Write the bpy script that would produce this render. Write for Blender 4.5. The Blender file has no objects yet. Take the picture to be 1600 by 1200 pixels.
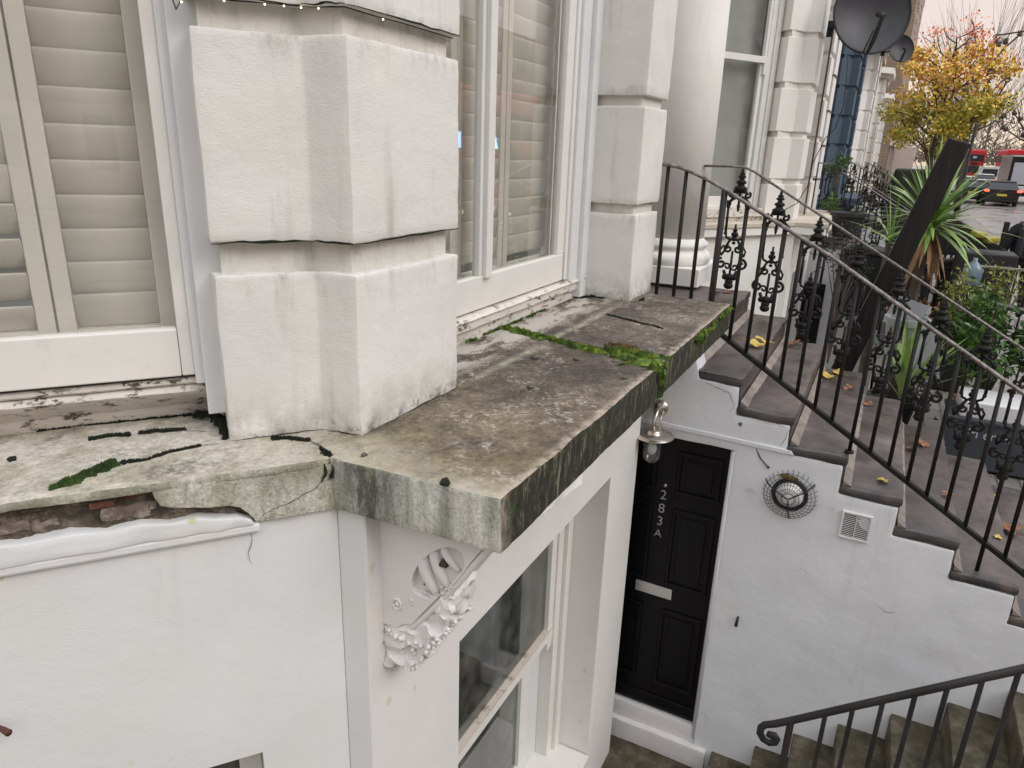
import bpy, bmesh, math, random
from mathutils import Vector, Matrix, noise as mnoise
S = bpy.context.scene
COL = S.collection
R_ = math.radians
random.seed(7)

# ------------------------------------------------------------------ camera, world, sun, exposure
cam = bpy.data.cameras.new("camera"); cam_o = bpy.data.objects.new("camera", cam); COL.objects.link(cam_o)
cam.sensor_width = 36.0; cam.lens = 24.89; cam.clip_start = 0.02; cam.clip_end = 900
cam_o.matrix_world = Matrix(((0.46365, 0.26613, -0.84511, 0), (-0.88542, 0.17410, -0.43094, 0),
                             (0.03245, 0.94809, 0.31636, 0), (0, 0, 0, 1)))
S.camera = cam_o
w = bpy.data.worlds.new("World"); S.world = w; w.use_nodes = True
nt = w.node_tree; nt.nodes.clear()
out = nt.nodes.new("ShaderNodeOutputWorld"); bg = nt.nodes.new("ShaderNodeBackground")
sky = nt.nodes.new("ShaderNodeTexSky"); sky.sky_type = 'NISHITA'; sky.sun_disc = False
SUN_EL, SUN_AZ = 40, 235
sky.sun_elevation = R_(SUN_EL); sky.sun_rotation = R_(SUN_AZ)
bg2 = nt.nodes.new("ShaderNodeBackground")
cn = nt.nodes.new("ShaderNodeTexNoise"); cn.inputs['Scale'].default_value = 2.6; cn.inputs['Detail'].default_value = 4
cr = nt.nodes.new("ShaderNodeValToRGB")
cr.color_ramp.elements[0].position = 0.3; cr.color_ramp.elements[0].color = (0.70, 0.515, 0.415, 1)
cr.color_ramp.elements[1].position = 0.7; cr.color_ramp.elements[1].color = (0.80, 0.605, 0.48, 1)
tc = nt.nodes.new("ShaderNodeTexCoord"); sx = nt.nodes.new("ShaderNodeSeparateXYZ"); nt.links.new(tc.outputs['Generated'], sx.inputs[0])
zr = nt.nodes.new("ShaderNodeMapRange"); zr.inputs[1].default_value = 0.27; zr.inputs[2].default_value = 0.75; nt.links.new(sx.outputs['Z'], zr.inputs[0])
zm = nt.nodes.new("ShaderNodeMixRGB"); nt.links.new(zr.outputs[0], zm.inputs[0]); zm.inputs[2].default_value = (1.72, 1.77, 1.84, 1)
nt.links.new(tc.outputs['Generated'], cn.inputs['Vector'])
nt.links.new(cn.outputs['Fac'], cr.inputs[0]); nt.links.new(cr.outputs[0], zm.inputs[1]); nt.links.new(zm.outputs[0], bg2.inputs[0]); bg2.inputs[1].default_value = 0.82
bg.inputs[1].default_value = 0.05
nt.links.new(sky.outputs[0], bg.inputs[0])
add = nt.nodes.new("ShaderNodeAddShader")
nt.links.new(bg.outputs[0], add.inputs[0]); nt.links.new(bg2.outputs[0], add.inputs[1]); nt.links.new(add.outputs[0], out.inputs[0])
sl = bpy.data.lights.new("sun", 'SUN'); sl.energy = 1.0; sl.angle = R_(28); sl.color = (1, 0.945, 0.88)
so = bpy.data.objects.new("sun", sl); COL.objects.link(so)
a = R_(SUN_AZ)   # direction towards the sun: (-x, -y) side, street side
sd = Vector((-0.06, -0.80, 0.62)).normalized()
so.rotation_euler = sd.to_track_quat('Z', 'Y').to_euler()
sky.sun_elevation = math.asin(sd.z); sky.sun_rotation = math.atan2(sd.x, sd.y)
S.view_settings.view_transform = 'Standard'; S.view_settings.look = 'None'
S.view_settings.exposure = 0.22; S.view_settings.gamma = 1.0
S.view_settings.use_curve_mapping = False

# ------------------------------------------------------------------ node helpers
class NM:
    def __init__(s, name):
        s.m = bpy.data.materials.new(name); s.m.use_nodes = True; s.t = s.m.node_tree
        s.b = s.t.nodes['Principled BSDF']; s.geo = s.t.nodes.new("ShaderNodeNewGeometry")
        s.pos = s.geo.outputs['Position']
    def n(s, k): return s.t.nodes.new("ShaderNode" + k)
    def L(s, a, b): s.t.links.new(a, b)
    def setv(s, sock, v):
        if hasattr(v, 'is_linked') or isinstance(v, bpy.types.NodeSocket): s.L(v, sock)
        else:
            if isinstance(v, (tuple, list)) and len(v) == 3 and sock.type == 'RGBA': v = (*v, 1)
            sock.default_value = v
    def vec(s, sc=(1, 1, 1), rot=(0, 0, 0), src=None, loc=(0, 0, 0)):
        m = s.n("Mapping"); s.L(src or s.pos, m.inputs[0]); m.inputs['Scale'].default_value = sc
        m.inputs['Rotation'].default_value = rot; m.inputs['Location'].default_value = loc; return m.outputs[0]
    def noise(s, scale=5, detail=4, v=None, rough=0.55, dist=0.0):
        x = s.n("TexNoise"); s.L(v or s.pos, x.inputs['Vector']); x.inputs['Scale'].default_value = scale
        x.inputs['Detail'].default_value = detail; x.inputs['Roughness'].default_value = rough
        x.inputs['Distortion'].default_value = dist; return x.outputs['Fac']
    def vor(s, scale=5, v=None, feat='F1', out='Distance'):
        x = s.n("TexVoronoi"); x.feature = feat; s.L(v or s.pos, x.inputs['Vector']); x.inputs['Scale'].default_value = scale
        return x.outputs[out]
    def ramp(s, f, stops):
        r = s.n("ValToRGB"); s.setv(r.inputs[0], f); e = r.color_ramp.elements
        while len(e) < len(stops): e.new(0.5)
        for i, (p, c) in enumerate(stops):
            e[i].position = p; e[i].color = (c, c, c, 1) if not isinstance(c, tuple) else (*c, 1)
        return r.outputs[0]
    def mr(s, v, a, b, c=0.0, d=1.0):
        x = s.n("MapRange"); s.setv(x.inputs[0], v)
        for i, q in enumerate((a, b, c, d)): x.inputs[i + 1].default_value = q
        return x.outputs[0]
    def math(s, op, a, b=0.0):
        x = s.n("Math"); x.operation = op; s.setv(x.inputs[0], a); s.setv(x.inputs[1], b); return x.outputs[0]
    def mix(s, f, a, b):
        x = s.n("MixRGB"); s.setv(x.inputs[0], f); s.setv(x.inputs[1], a); s.setv(x.inputs[2], b); return x.outputs[0]
    def mul(s, f, a, b):
        x = s.n("MixRGB"); x.blend_type = 'MULTIPLY'; s.setv(x.inputs[0], f); s.setv(x.inputs[1], a); s.setv(x.inputs[2], b); return x.outputs[0]
    def xyz(s):
        x = s.n("SeparateXYZ"); s.L(s.pos, x.inputs[0]); return x.outputs
    def bump(s, h, st=0.3, d=0.01, prev=None):
        x = s.n("Bump"); s.setv(x.inputs['Height'], h); x.inputs['Strength'].default_value = st; x.inputs['Distance'].default_value = d
        if prev: s.L(prev, x.inputs['Normal'])
        return x.outputs[0]
    def fin(s, col=None, rough=None, nor=None, metal=None, spec=None):
        if col is not None: s.setv(s.b.inputs['Base Color'], col)
        if rough is not None: s.setv(s.b.inputs['Roughness'], rough)
        if nor is not None: s.L(nor, s.b.inputs['Normal'])
        if metal is not None: s.b.inputs['Metallic'].default_value = metal
        if spec is not None: s.b.inputs['Specular IOR Level'].default_value = spec
        return s.m

def stucco(name, base, dirt=0.35, zfoot=None, fine=1.0, streak=0.5, stain=(0.20, 0.18, 0.13), specks=0.0, ztops=(), rough=0.75):
    k = NM(name); x = k.xyz()
    big = k.noise(1.7, 5); col = k.mix(k.mr(big, .35, .7), base, tuple(c * .9 for c in base))
    col = k.mix(k.math('MULTIPLY', k.mr(k.noise(4.0, 6), .45, .75), .35), col, (base[0]*.93, base[1]*.9, base[2]*.8))
    st = k.noise(9, 6, k.vec((1, 1, .09)), .65)
    stm = k.math('MULTIPLY', k.mr(st, .56, .82), k.mr(k.noise(2.3, 3), .4, .62))
    col = k.mix(k.math('MULTIPLY', stm, streak), col, stain)
    for zt in ztops:     # grime that runs down from a ledge or joint at height zt
        m = k.math('MULTIPLY', k.mr(x['Z'], zt, zt - .10, 1, 0), k.mr(x['Z'], zt, zt + .012, 1, 0))
        m = k.math('MULTIPLY', m, k.mr(k.noise(17, 7, k.vec((1, 1, .35)), .75), .5, .72))
        col = k.mix(k.math('MULTIPLY', m, .5), col, (.16, .145, .10))
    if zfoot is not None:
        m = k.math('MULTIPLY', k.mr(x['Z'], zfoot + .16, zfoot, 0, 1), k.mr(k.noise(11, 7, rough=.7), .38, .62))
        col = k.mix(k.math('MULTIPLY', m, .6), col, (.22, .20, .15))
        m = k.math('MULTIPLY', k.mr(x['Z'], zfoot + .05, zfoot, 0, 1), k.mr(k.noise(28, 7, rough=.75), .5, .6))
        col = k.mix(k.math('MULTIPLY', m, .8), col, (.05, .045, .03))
    pit = k.mr(k.vor(70), 0.0, 0.10, 1, 0); pit = k.math('MULTIPLY', pit, k.mr(k.noise(6, 2), .62, .7))
    col = k.mix(k.math('MULTIPLY', pit, dirt), col, (.12, .1, .08))
    if specks:
        v = k.vor(9, k.vec((1, 1, .7)), 'F1'); sp = k.mr(v, .085, .12, 1, 0)
        sp = k.math('MULTIPLY', sp, k.mr(k.noise(2.5, 1), .44, .48))
        col = k.mix(k.math('MULTIPLY', sp, specks), col, (.50, .55, .24))
    b1 = k.bump(k.noise(150, 3, k.vec((1, 1, 1.8)), rough=.6), .6 * fine, .003)
    b2 = k.bump(k.noise(26, 5), .35 * fine, .008, b1); b3 = k.bump(k.noise(5, 3), .35 * fine, .02, b2)
    b4 = k.bump(k.math('MULTIPLY', pit, -1), .5, .004, b3)
    return k.fin(col, rough, b4)

M = {}
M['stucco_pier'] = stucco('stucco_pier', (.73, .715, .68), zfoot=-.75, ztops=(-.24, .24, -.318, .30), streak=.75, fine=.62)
M['stucco_core'] = stucco('stucco_core', (.67, .655, .60), streak=.7, ztops=(-.243, .295), fine=1.2)
M['stucco_low'] = stucco('stucco_low', (.74, .745, .735), fine=.4, streak=.42, stain=(.50, .50, .46), specks=.8, dirt=.4, rough=.6)
M['stucco_front'] = stucco('stucco_front', (.765, .745, .725), fine=.4, streak=.42, stain=(.52, .49, .45), specks=.5, dirt=.4, rough=.6)
M['stucco_side'] = stucco('stucco_side', (.74, .76, .78), fine=.6, streak=.65, stain=(.40, .40, .38), dirt=.6, ztops=(-1.8,), rough=.6)
M['stucco_far'] = stucco('stucco_far', (.78, .76, .72), fine=.5, streak=.4, stain=(.4, .36, .28), dirt=.2)
M['stucco_cream'] = stucco('stucco_cream', (.74, .70, .62), fine=.5, streak=.5, stain=(.38, .30, .2), dirt=.2)
M['stucco_blue'] = stucco('stucco_blue', (.055, .085, .12), fine=.4, streak=.15, stain=(.05, .07, .1), dirt=.1)
M['stucco_pink'] = stucco('stucco_pink', (.62, .52, .47), fine=.3, streak=.3, stain=(.35, .3, .25))
M['groove_dark'] = NM('groove_dark').fin((.10, .09, .07), .9)

def simple(name, col, rough=.5, metal=0, bump=0, bs=60, var=.12, spec=None):
    k = NM(name); c = k.mix(k.mr(k.noise(3.1, 5), .3, .7), tuple(min(1, q * (1 + var)) for q in col), tuple(q * (1 - var) for q in col))
    nor = k.bump(k.noise(bs, 4), bump, .004) if bump else None
    return k.fin(c, rough, nor, metal, spec)
def paintwood(name, col, flake=0.0, z0=None):
    k = NM(name); x = k.xyz()
    c = k.mix(k.mr(k.noise(4, 5), .3, .7), col, tuple(q * .93 for q in col))
    c = k.mix(k.math('MULTIPLY', k.mr(k.noise(14, 6, rough=.7), .58, .75), .4), c, (.5, .47, .40))
    if flake:
        f = k.mr(k.noise(19, 9, k.vec((.7, .7, 1.6)), rough=.8), .545, .575)
        if z0 is not None: f = k.math('MULTIPLY', f, k.mr(k.noise(3.4, 3), .36, .5))
        c = k.mix(k.math('MULTIPLY', f, flake), c, (.07, .05, .035))
        h = k.math('MULTIPLY', f, -1)
        nor = k.bump(h, .6, .004, k.bump(k.noise(60, 4), .2, .004))
    else: nor = k.bump(k.noise(60, 4), .18, .003)
    return k.fin(c, .45, nor)
M['frame'] = paintwood('white_frame_paint', (.74, .72, .68))
M['frame_cool'] = paintwood('cool_frame_paint', (.68, .69, .68))
M['sill'] = paintwood('flaking_sill_paint', (.66, .62, .56), flake=1.0, z0=0)
M['louvre'] = simple('louvre_paint', (.66, .625, .565), .45, var=.04)
M['stile'] = simple('shutter_stile_paint', (.74, .705, .65), .45, var=.04)
M['iron'] = simple('black_iron', (.015, .014, .0135), .5, bump=.3, bs=90, var=.35, spec=.25)
k = NM('worn_handrail'); M['handrail'] = k.fin(k.mix(k.mr(k.noise(40, 6, rough=.7), .42, .6), (.07, .058, .054), (.24, .20, .185)), .35, k.bump(k.noise(80, 4), .3, .003))
M['iron_grey'] = simple('grey_iron', (.032, .030, .029), .45, bump=.3, bs=90, var=.3, spec=.3)
M['black_door'] = simple('black_door_paint', (.005, .005, .0058), .38, bump=.1, bs=50, var=.25, spec=.22)
k = NM('black_timber'); gr_ = k.noise(30, 6, k.vec((1, 1, .06), (R_(15), 0, 0)), .7); M['black_wood'] = k.fin(k.ramp(gr_, [(.35, (.005, .004, .004)), (.6, (.012, .0095, .009)), (.72, (.035, .03, .028))]), .5, k.bump(gr_, .6, .01), spec=.35)
M['steel'] = simple('brushed_steel', (.62, .56, .50), .3, 1.0)
M['brass'] = simple('letter_plate', (.62, .60, .58), .4, .6)
M['black'] = simple('matt_black', (.012, .012, .012), .6)
M['dark'] = simple('dark_interior', (.02, .02, .02), .9)
M['white_plastic'] = simple('white_plastic', (.7, .7, .68), .4)
M['bright_white'] = simple('bright_white', (.85, .85, .83), .4, var=.02)
M['mesh_grey'] = simple('dish_mesh', (.028, .029, .034), .5, .1, var=.4)
M['terracotta'] = simple('terracotta', (.35, .14, .08), .8, bump=.2)
M['bark'] = simple('bark', (.07, .055, .042), .9, bump=.6, bs=30, var=.4)
M['twig'] = simple('twig', (.10, .075, .06), .9, var=.3)
M['red'] = simple('bus_red', (.50, .02, .03), .3, var=.05)
M['carblack'] = simple('car_black', (.012, .012, .014), .2, var=.1)
M['rubber'] = simple('rubber', (.02, .02, .02), .8)
M['carwhite'] = simple('car_white', (.7, .7, .7), .3, var=.03)
M['winglass'] = simple('vehicle_glass', (.03, .035, .04), .08, var=.1)
M['screenglass'] = simple('pale_windscreen', (.5, .53, .58), .15, var=.05)
M['yellow'] = simple('yellow_plastic', (.30, .26, .03), .45, var=.05)
M['plate'] = simple('number_plate_yellow', (.75, .6, .08), .4, var=.03)
M['hedge'] = simple('dark_hedge', (.022, .026, .014), .8, var=.5)
M['skin'] = simple('skin', (.45, .27, .2), .5, var=.05)
M['cloth'] = simple('black_cloth', (.014, .014, .017), .9, bump=.4, bs=40, var=.4)
M['clothgrey'] = simple('grey_cloth', (.05, .05, .06), .85, bump=.4, bs=40, var=.3)
M['slate'] = simple('slate_planter', (.05, .06, .072), .5, bump=.2)
M['tub'] = simple('white_tub', (.27, .285, .30), .5, var=.05)
M['bluebit'] = simple('blue_plastic', (.02, .05, .5), .4)
M['lettering'] = simple('pale_lettering', (.5, .52, .55), .5, var=.02)
M['digits'] = simple('steel_digits', (.42, .42, .42), .35, .5, var=.05)
M['brickstreet'] = None
def emit(name, col, st):
    k = NM(name); k.setv(k.b.inputs['Emission Color'], col); k.b.inputs['Emission Strength'].default_value = st; return k.fin(col, .4)
M['bulb'] = emit('fairy_bulb', (1, .85, .5), 2.0)
M['taillight'] = emit('tail_light', (1, .08, .04), 3)
M['headlight'] = emit('head_light', (1, .9, .75), 2.0)
M['bluescreen'] = emit('blue_screen', (.25, .55, 1), 7)
# glass: reflects by fresnel, otherwise clear with a light dust film
def glass(name, tint=(.86, .90, .84), dust=.06, boost=1.0, rough=.015):
    m = bpy.data.materials.new(name); m.use_nodes = True; t = m.node_tree; t.nodes.clear()
    o = t.nodes.new("ShaderNodeOutputMaterial"); tr = t.nodes.new("ShaderNodeBsdfTransparent"); gl = t.nodes.new("ShaderNodeBsdfGlossy")
    df = t.nodes.new("ShaderNodeBsdfDiffuse"); LW = t.nodes.new("ShaderNodeNewGeometry"); dt = t.nodes.new("ShaderNodeVectorMath"); dt.operation = 'DOT_PRODUCT'; t.links.new(LW.outputs['Normal'], dt.inputs[0]); t.links.new(LW.outputs['Incoming'], dt.inputs[1])
    def mth(op, a, b=0.0):
        q = t.nodes.new("ShaderNodeMath"); q.operation = op
        for i_, v_ in enumerate((a, b)):
            if isinstance(v_, (int, float)): q.inputs[i_].default_value = v_
            else: t.links.new(v_, q.inputs[i_])
        return q
    fr = mth('ADD', mth('MULTIPLY', mth('POWER', mth('SUBTRACT', 1.0, mth('ABSOLUTE', dt.outputs['Value']).outputs[0]).outputs[0], 5.0).outputs[0], .96).outputs[0], .04); mx = t.nodes.new("ShaderNodeMixShader"); mx2 = t.nodes.new("ShaderNodeMixShader")
    tr.inputs[0].default_value = (*tint, 1); gl.inputs['Roughness'].default_value = rough
    df.inputs[0].default_value = (.6, .6, .55, 1)
    nz = t.nodes.new("ShaderNodeTexNoise"); nz.inputs['Scale'].default_value = 7; nz.inputs['Detail'].default_value = 6
    g = t.nodes.new("ShaderNodeNewGeometry"); t.links.new(g.outputs['Position'], nz.inputs['Vector'])
    mr = t.nodes.new("ShaderNodeMapRange"); mr.inputs[1].default_value = .4; mr.inputs[2].default_value = .8; mr.inputs[3].default_value = dust * .4; mr.inputs[4].default_value = dust * 2
    t.links.new(nz.outputs['Fac'], mr.inputs[0])
    mm = t.nodes.new("ShaderNodeMath"); mm.operation = 'MULTIPLY'; mm.inputs[1].default_value = boost; t.links.new(fr.outputs[0], mm.inputs[0])
    t.links.new(mr.outputs[0], mx.inputs[0]); t.links.new(tr.outputs[0], mx.inputs[1]); t.links.new(df.outputs[0], mx.inputs[2])
    t.links.new(mm.outputs[0], mx2.inputs[0]); t.links.new(mx.outputs[0], mx2.inputs[1]); t.links.new(gl.outputs[0], mx2.inputs[2])
    t.links.new(mx2.outputs[0], o.inputs[0]); return m
M['glass'] = glass('window_glass', (.97, .972, .955), .05, boost=1.7); M['glass_clear'] = glass('lamp_glass', (.92, .92, .92), .10, 2.5)
M['glass_dark'] = glass('basement_glass', (.5, .56, .54), .10, 1.5)

# ledge stone ------------------------------------------------------
def ledge_top_mat():
    k = NM('ledge_top_lichen'); x = k.xyz()
    n1 = k.noise(5, 8, rough=.7); n2 = k.noise(26, 8, rough=.75); n3 = k.noise(90, 4, rough=.7)
    c = k.ramp(n1, [(.25, (.034, .027, .021)), (.44, (.082, .064, .050)), (.58, (.15, .118, .09)), (.76, (.29, .24, .185))])
    c = k.mul(.75, c, k.ramp(n2, [(.3, .35), (.5, .85), (.7, 1.35)]))
    c = k.mul(.8, c, k.ramp(n3, [(.3, .25), (.5, 1.0), (.68, 1.9)]))
    # ochre-green film towards the near corner
    near = k.math('MULTIPLY', k.mr(x['X'], 2.2, 1.5), k.mr(k.noise(6, 5), .35, .6))
    c = k.mix(k.math('MULTIPLY', near, .7), c, k.ramp(n2, [(.35, (.095, .075, .035)), (.58, (.25, .20, .11)), (.72, (.46, .40, .29))]))
    # pale crusty patches
    cr = k.math('MULTIPLY', k.mr(k.noise(34, 9, rough=.82, dist=.4), .53, .59), k.mr(k.noise(4.3, 4), .46, .60))
    c = k.mix(k.math('MULTIPLY', cr, .75), c, (.50, .45, .38))
    # whitewashed strip beneath the window, flaking
    ws = k.math('MULTIPLY', k.mr(x['Y'], 1.20, 1.28), k.mr(k.noise(8, 9, k.vec((.45, 1, 1)), rough=.72), .45, .52))
    c = k.mix(k.math('MULTIPLY', ws, .85), c, (.50, .46, .41))
    # drip line running along the ledge
    yy = k.math('ADD', x['Y'], k.math('MULTIPLY', k.math('SUBTRACT', k.noise(2.5, 3), .5), .06))
    dl = k.math('SUBTRACT', 1.0, k.mr(k.math('ABSOLUTE', k.math('SUBTRACT', yy, 1.152)), .006, .028))
    dl = k.math('MULTIPLY', dl, k.math('MULTIPLY', k.mr(x['X'], 1.85, 2.15), k.mr(x['X'], 3.5, 3.15)))
    c = k.mix(k.math('MULTIPLY', k.math('MULTIPLY', dl, .65), k.mr(k.noise(7, 7, rough=.75), .36, .62)), c, k.mix(n1, (.42, .42, .28), (.6, .56, .46)))
    # cream painted cant part
    s1 = k.math('ADD', k.math('MULTIPLY', x['X'], .788), k.math('MULTIPLY', x['Y'], -.6157))  # s along the cant
    cant = k.math('SUBTRACT', 1.0, k.mr(k.math('ADD', x['X'], k.math('MULTIPLY', k.math('SUBTRACT', n1, .5), .5)), 1.26, 1.42))
    cc = k.ramp(k.noise(7, 8, rough=.72), [(.28, (.20, .18, .13)), (.43, (.42, .385, .30)), (.54, (.56, .52, .455)), (.75, (.64, .60, .54))])
    cc = k.mul(.8, cc, k.ramp(n2, [(.3, .45), (.52, 1.0), (.7, 1.2)]))
    gk = k.math('MULTIPLY', k.mr(k.noise(5.5, 6, rough=.7), .52, .66), k.mr(k.noise(40, 6, rough=.8), .42, .58)); cc = k.mix(k.math('MULTIPLY', gk, .8), cc, (.10, .10, .08))
    cc = k.mul(.5, cc, k.ramp(n3, [(.3, .5), (.5, 1.0), (.68, 1.3)]))
    cc = k.mix(k.math('MULTIPLY', k.mr(s1, .0, .32), k.mr(n2, .38, .6, .25, .75)), cc, (.30, .26, .16))
    c = k.mix(cant, c, cc)
    # worn pale arris
    ed = k.math('MULTIPLY', k.mr(x['Y'], .69, .668), k.mr(n2, .35, .55))
    c = k.mix(k.math('MULTIPLY', ed, .7), c, (.48, .40, .32))
    h = k.math('ADD', k.math('MULTIPLY', n2, 1.0), k.math('MULTIPLY', n3, .4))
    return k.fin(c, .85, k.bump(h, .55, .012))
def fascia_mat(name, mode):
    k = NM(name); x = k.xyz()
    v = k.vec((1, 1, .28))
    n1 = k.noise(9, 8, v, .7); n2 = k.noise(45, 8, k.vec((1, 1, .4)), .75); n3 = k.noise(120, 3)
    if mode == 'front':
        c = k.ramp(n2, [(.33, (.006, .007, .004)), (.53, (.026, .026, .015)), (.61, (.09, .08, .05)), (.69, (.42, .36, .26))])
        c = k.mix(k.math('MULTIPLY', k.mr(k.noise(38, 6, k.vec((1, 1, .12)), .7), .57, .66), .55), c, (.36, .30, .21))
        nearc = k.mr(x['X'], 1.32, 1.255)
        c = k.mix(k.math('MULTIPLY', nearc, k.mr(n2, .35, .55)), c, (.42, .35, .26))
        g = k.math('MULTIPLY', k.mr(k.noise(13, 6), .58, .7), .7); c = k.mix(g, c, (.05, .075, .015))
    elif mode == 'end':
        c = k.ramp(n1, [(.25, (.20, .20, .15)), (.40, (.44, .45, .37)), (.54, (.60, .60, .53)), (.75, (.70, .69, .63))])
        c = k.mul(.5, c, k.ramp(n2, [(.3, .45), (.5, .95), (.65, 1.2)]))
        c = k.mul(.8, c, k.ramp(k.noise(12, 5, k.vec((1, 1, .10)), .6), [(.34, .35), (.5, .95), (.62, 1.25)]))
        dk = k.math('MULTIPLY', k.mr(x['Y'], .90, .99), k.mr(k.noise(8, 9, v, .8), .37, .56))
        dk = k.math('MULTIPLY', dk, k.mr(x['Y'], 1.15, 1.05))
        c = k.mix(k.math('MULTIPLY', dk, .92), c, k.mix(n2, (.02, .02, .016), (.12, .12, .10)))
        c = k.mul(.4, c, k.ramp(n3, [(.32, .4), (.5, 1.0), (.66, 1.3)]))
        c = k.mix(k.math('MULTIPLY', k.mr(k.noise(14, 6, v), .55, .7), .6), c, (.30, .34, .16))
    else:
        c = k.ramp(n1, [(.25, (.22, .22, .14)), (.42, (.44, .43, .33)), (.56, (.58, .56, .47)), (.75, (.66, .64, .57))])
        c = k.mul(.8, c, k.ramp(n2, [(.3, .45), (.5, .95), (.65, 1.2)]))
        c = k.mul(.5, c, k.ramp(n3, [(.32, .5), (.5, 1.0), (.66, 1.3)]))
        up = k.math('MULTIPLY', k.mr(x['Z'], -.84, -.77), k.mr(k.noise(8, 6), .38, .58))
        c = k.mix(k.math('MULTIPLY', up, .65), c, (.20, .20, .13))
    h = k.math('ADD', n2, k.math('MULTIPLY', n3, .4))
    return k.fin(c, .9, k.bump(h, .7, .012))
M['ledge_top'] = ledge_top_mat(); M['fascia_front'] = fascia_mat('fascia_front_lichen', 'front')
M['fascia_end'] = fascia_mat('fascia_end_lichen', 'end'); M['fascia_cant'] = fascia_mat('fascia_cant_lichen', 'cant')
k = NM('rough_mortar'); n = k.noise(20, 8, rough=.7)
M['mortar'] = k.fin(k.ramp(n, [(.3, (.03, .025, .018)), (.5, (.11, .088, .065)), (.65, (.30, .25, .20))]), .95, k.bump(n, .9, .03))
k = NM('old_brick'); n = k.noise(30, 8, rough=.7)
M['brick'] = k.fin(k.ramp(n, [(.3, (.10, .05, .035)), (.5, (.19, .075, .05)), (.7, (.30, .15, .10))]), .95, k.bump(n, .8, .02))
k = NM('grey_brick'); n = k.noise(22, 8, rough=.7)
M['brick_grey'] = k.fin(k.ramp(n, [(.3, (.075, .06, .05)), (.5, (.21, .165, .135)), (.68, (.48, .42, .37))]), .95, k.bump(n, .8, .02))
k = NM('moss'); n = k.noise(60, 4)
M['moss'] = k.fin(k.ramp(k.noise(25, 5), [(.33, (.016, .030, .004)), (.5, (.065, .115, .010)), (.68, (.20, .27, .03))]), .9)
k = NM('moss_deep'); M['moss_deep'] = k.fin(k.ramp(k.noise(40, 5), [(.3, (.008, .018, .003)), (.6, (.035, .075, .008))]), .9)
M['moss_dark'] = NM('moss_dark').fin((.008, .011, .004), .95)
k = NM('moss_brown'); M['moss_brown'] = k.fin(k.ramp(k.noise(40, 5), [(.35, (.05, .05, .012)), (.65, (.2, .13, .04))]), .9)
# steps
k = NM('wet_step_stone'); n1 = k.noise(2.4, 6, rough=.6); n2 = k.noise(30, 6, rough=.7); x = k.xyz()
c = k.ramp(n1, [(.3, (.050, .039, .035)), (.5, (.098, .077, .069)), (.7, (.17, .135, .12))])
c = k.mul(.5, c, k.ramp(n2, [(.3, .6), (.6, 1.15)]))
c = k.mix(k.math('MULTIPLY', k.mr(k.noise(1.1, 4, k.vec((1, 2, 1))), .5, .6), .45), c, (.085, .072, .07))
edge = k.mr(x['X'], 3.95, 3.885)
c = k.mix(k.math('MULTIPLY', edge, k.mr(k.noise(9, 5), .38, .58)), c, (.06, .058, .058))
c = k.mul(.7, c, k.ramp(k.noise(6, 7, rough=.7), [(.35, .5), (.55, 1.0), (.7, 1.25)]))
M['step'] = k.fin(c, k.ramp(n1, [(.35, .25), (.65, .6)]), k.bump(n2, .3, .006))
k = NM('step_fillet'); M['fillet'] = k.fin(k.ramp(k.noise(12, 5), [(.3, (.15, .125, .11)), (.7, (.30, .25, .21))]), .5)
k = NM('mossy_concrete'); n = k.noise(9, 8, rough=.7)
c = k.ramp(n, [(.3, (.03, .026, .012)), (.5, (.085, .07, .042)), (.68, (.17, .145, .10))])
c = k.mix(k.math('MULTIPLY', k.mr(k.vor(60), .12, .08), .5), c, (.4, .36, .3))
M['area_step'] = k.fin(c, .8, k.bump(k.noise(60, 6, rough=.7), .6, .01))
k = NM('asphalt'); M['road'] = k.fin(k.mix(k.mr(k.noise(.5, 5), .35, .65), (.19, .172, .165), (.27, .245, .235)), k.ramp(k.noise(.7, 4), [(.35, .18), (.65, .5)]), k.bump(k.noise(60, 3), .3, .004))
k = NM('paving'); bt = k.n('TexBrick'); k.L(k.vec((1, 1, 1)), bt.inputs[0]); bt.inputs['Scale'].default_value = 1.6
bt.inputs['Color1'].default_value = (.2, .185, .17, 1); bt.inputs['Color2'].default_value = (.27, .25, .23, 1); bt.inputs['Mortar'].default_value = (.08, .075, .07, 1)
bt.inputs['Mortar Size'].default_value = .01
M['paving'] = k.fin(k.mul(.5, bt.outputs[0], k.ramp(k.noise(2, 6), [(.3, .6), (.7, 1.1)])), k.ramp(k.noise(1.3, 4), [(.35, .25), (.65, .6)]))
M['roadpaint'] = simple('road_paint', (.7, .7, .68), .6)
k = NM('far_brick'); bt = k.n('TexBrick'); k.L(k.vec((1, 1, 1), (R_(90), 0, 0)), bt.inputs[0]); bt.inputs['Scale'].default_value = 4
bt.inputs['Color1'].default_value = (.22, .15, .09, 1); bt.inputs['Color2'].default_value = (.30, .21, .13, 1); bt.inputs['Mortar'].default_value = (.2, .17, .14, 1)
M['farbrick'] = k.fin(bt.outputs[0], .9)
def leafmat(name, stops, sc=8, rough=.5):
    k = NM(name); oi = k.n('ObjectInfo'); g = k.noise(sc, 3)
    m = k.fin(k.ramp(g, stops), rough); return m
M['autumn_green'] = leafmat('autumn_green', [(.3, (.16, .19, .02)), (.6, (.38, .36, .03))], 5)
M['autumn_gold'] = leafmat('autumn_gold', [(.3, (.50, .30, .02)), (.6, (.70, .48, .05))], 5)
M['autumn_red'] = leafmat('autumn_red', [(.3, (.50, .09, .05)), (.6, (.70, .22, .08))], 5)
M['yucca'] = leafmat('strap_leaf', [(.3, (.08, .17, .035)), (.6, (.26, .38, .09))], 4, .4)
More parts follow.
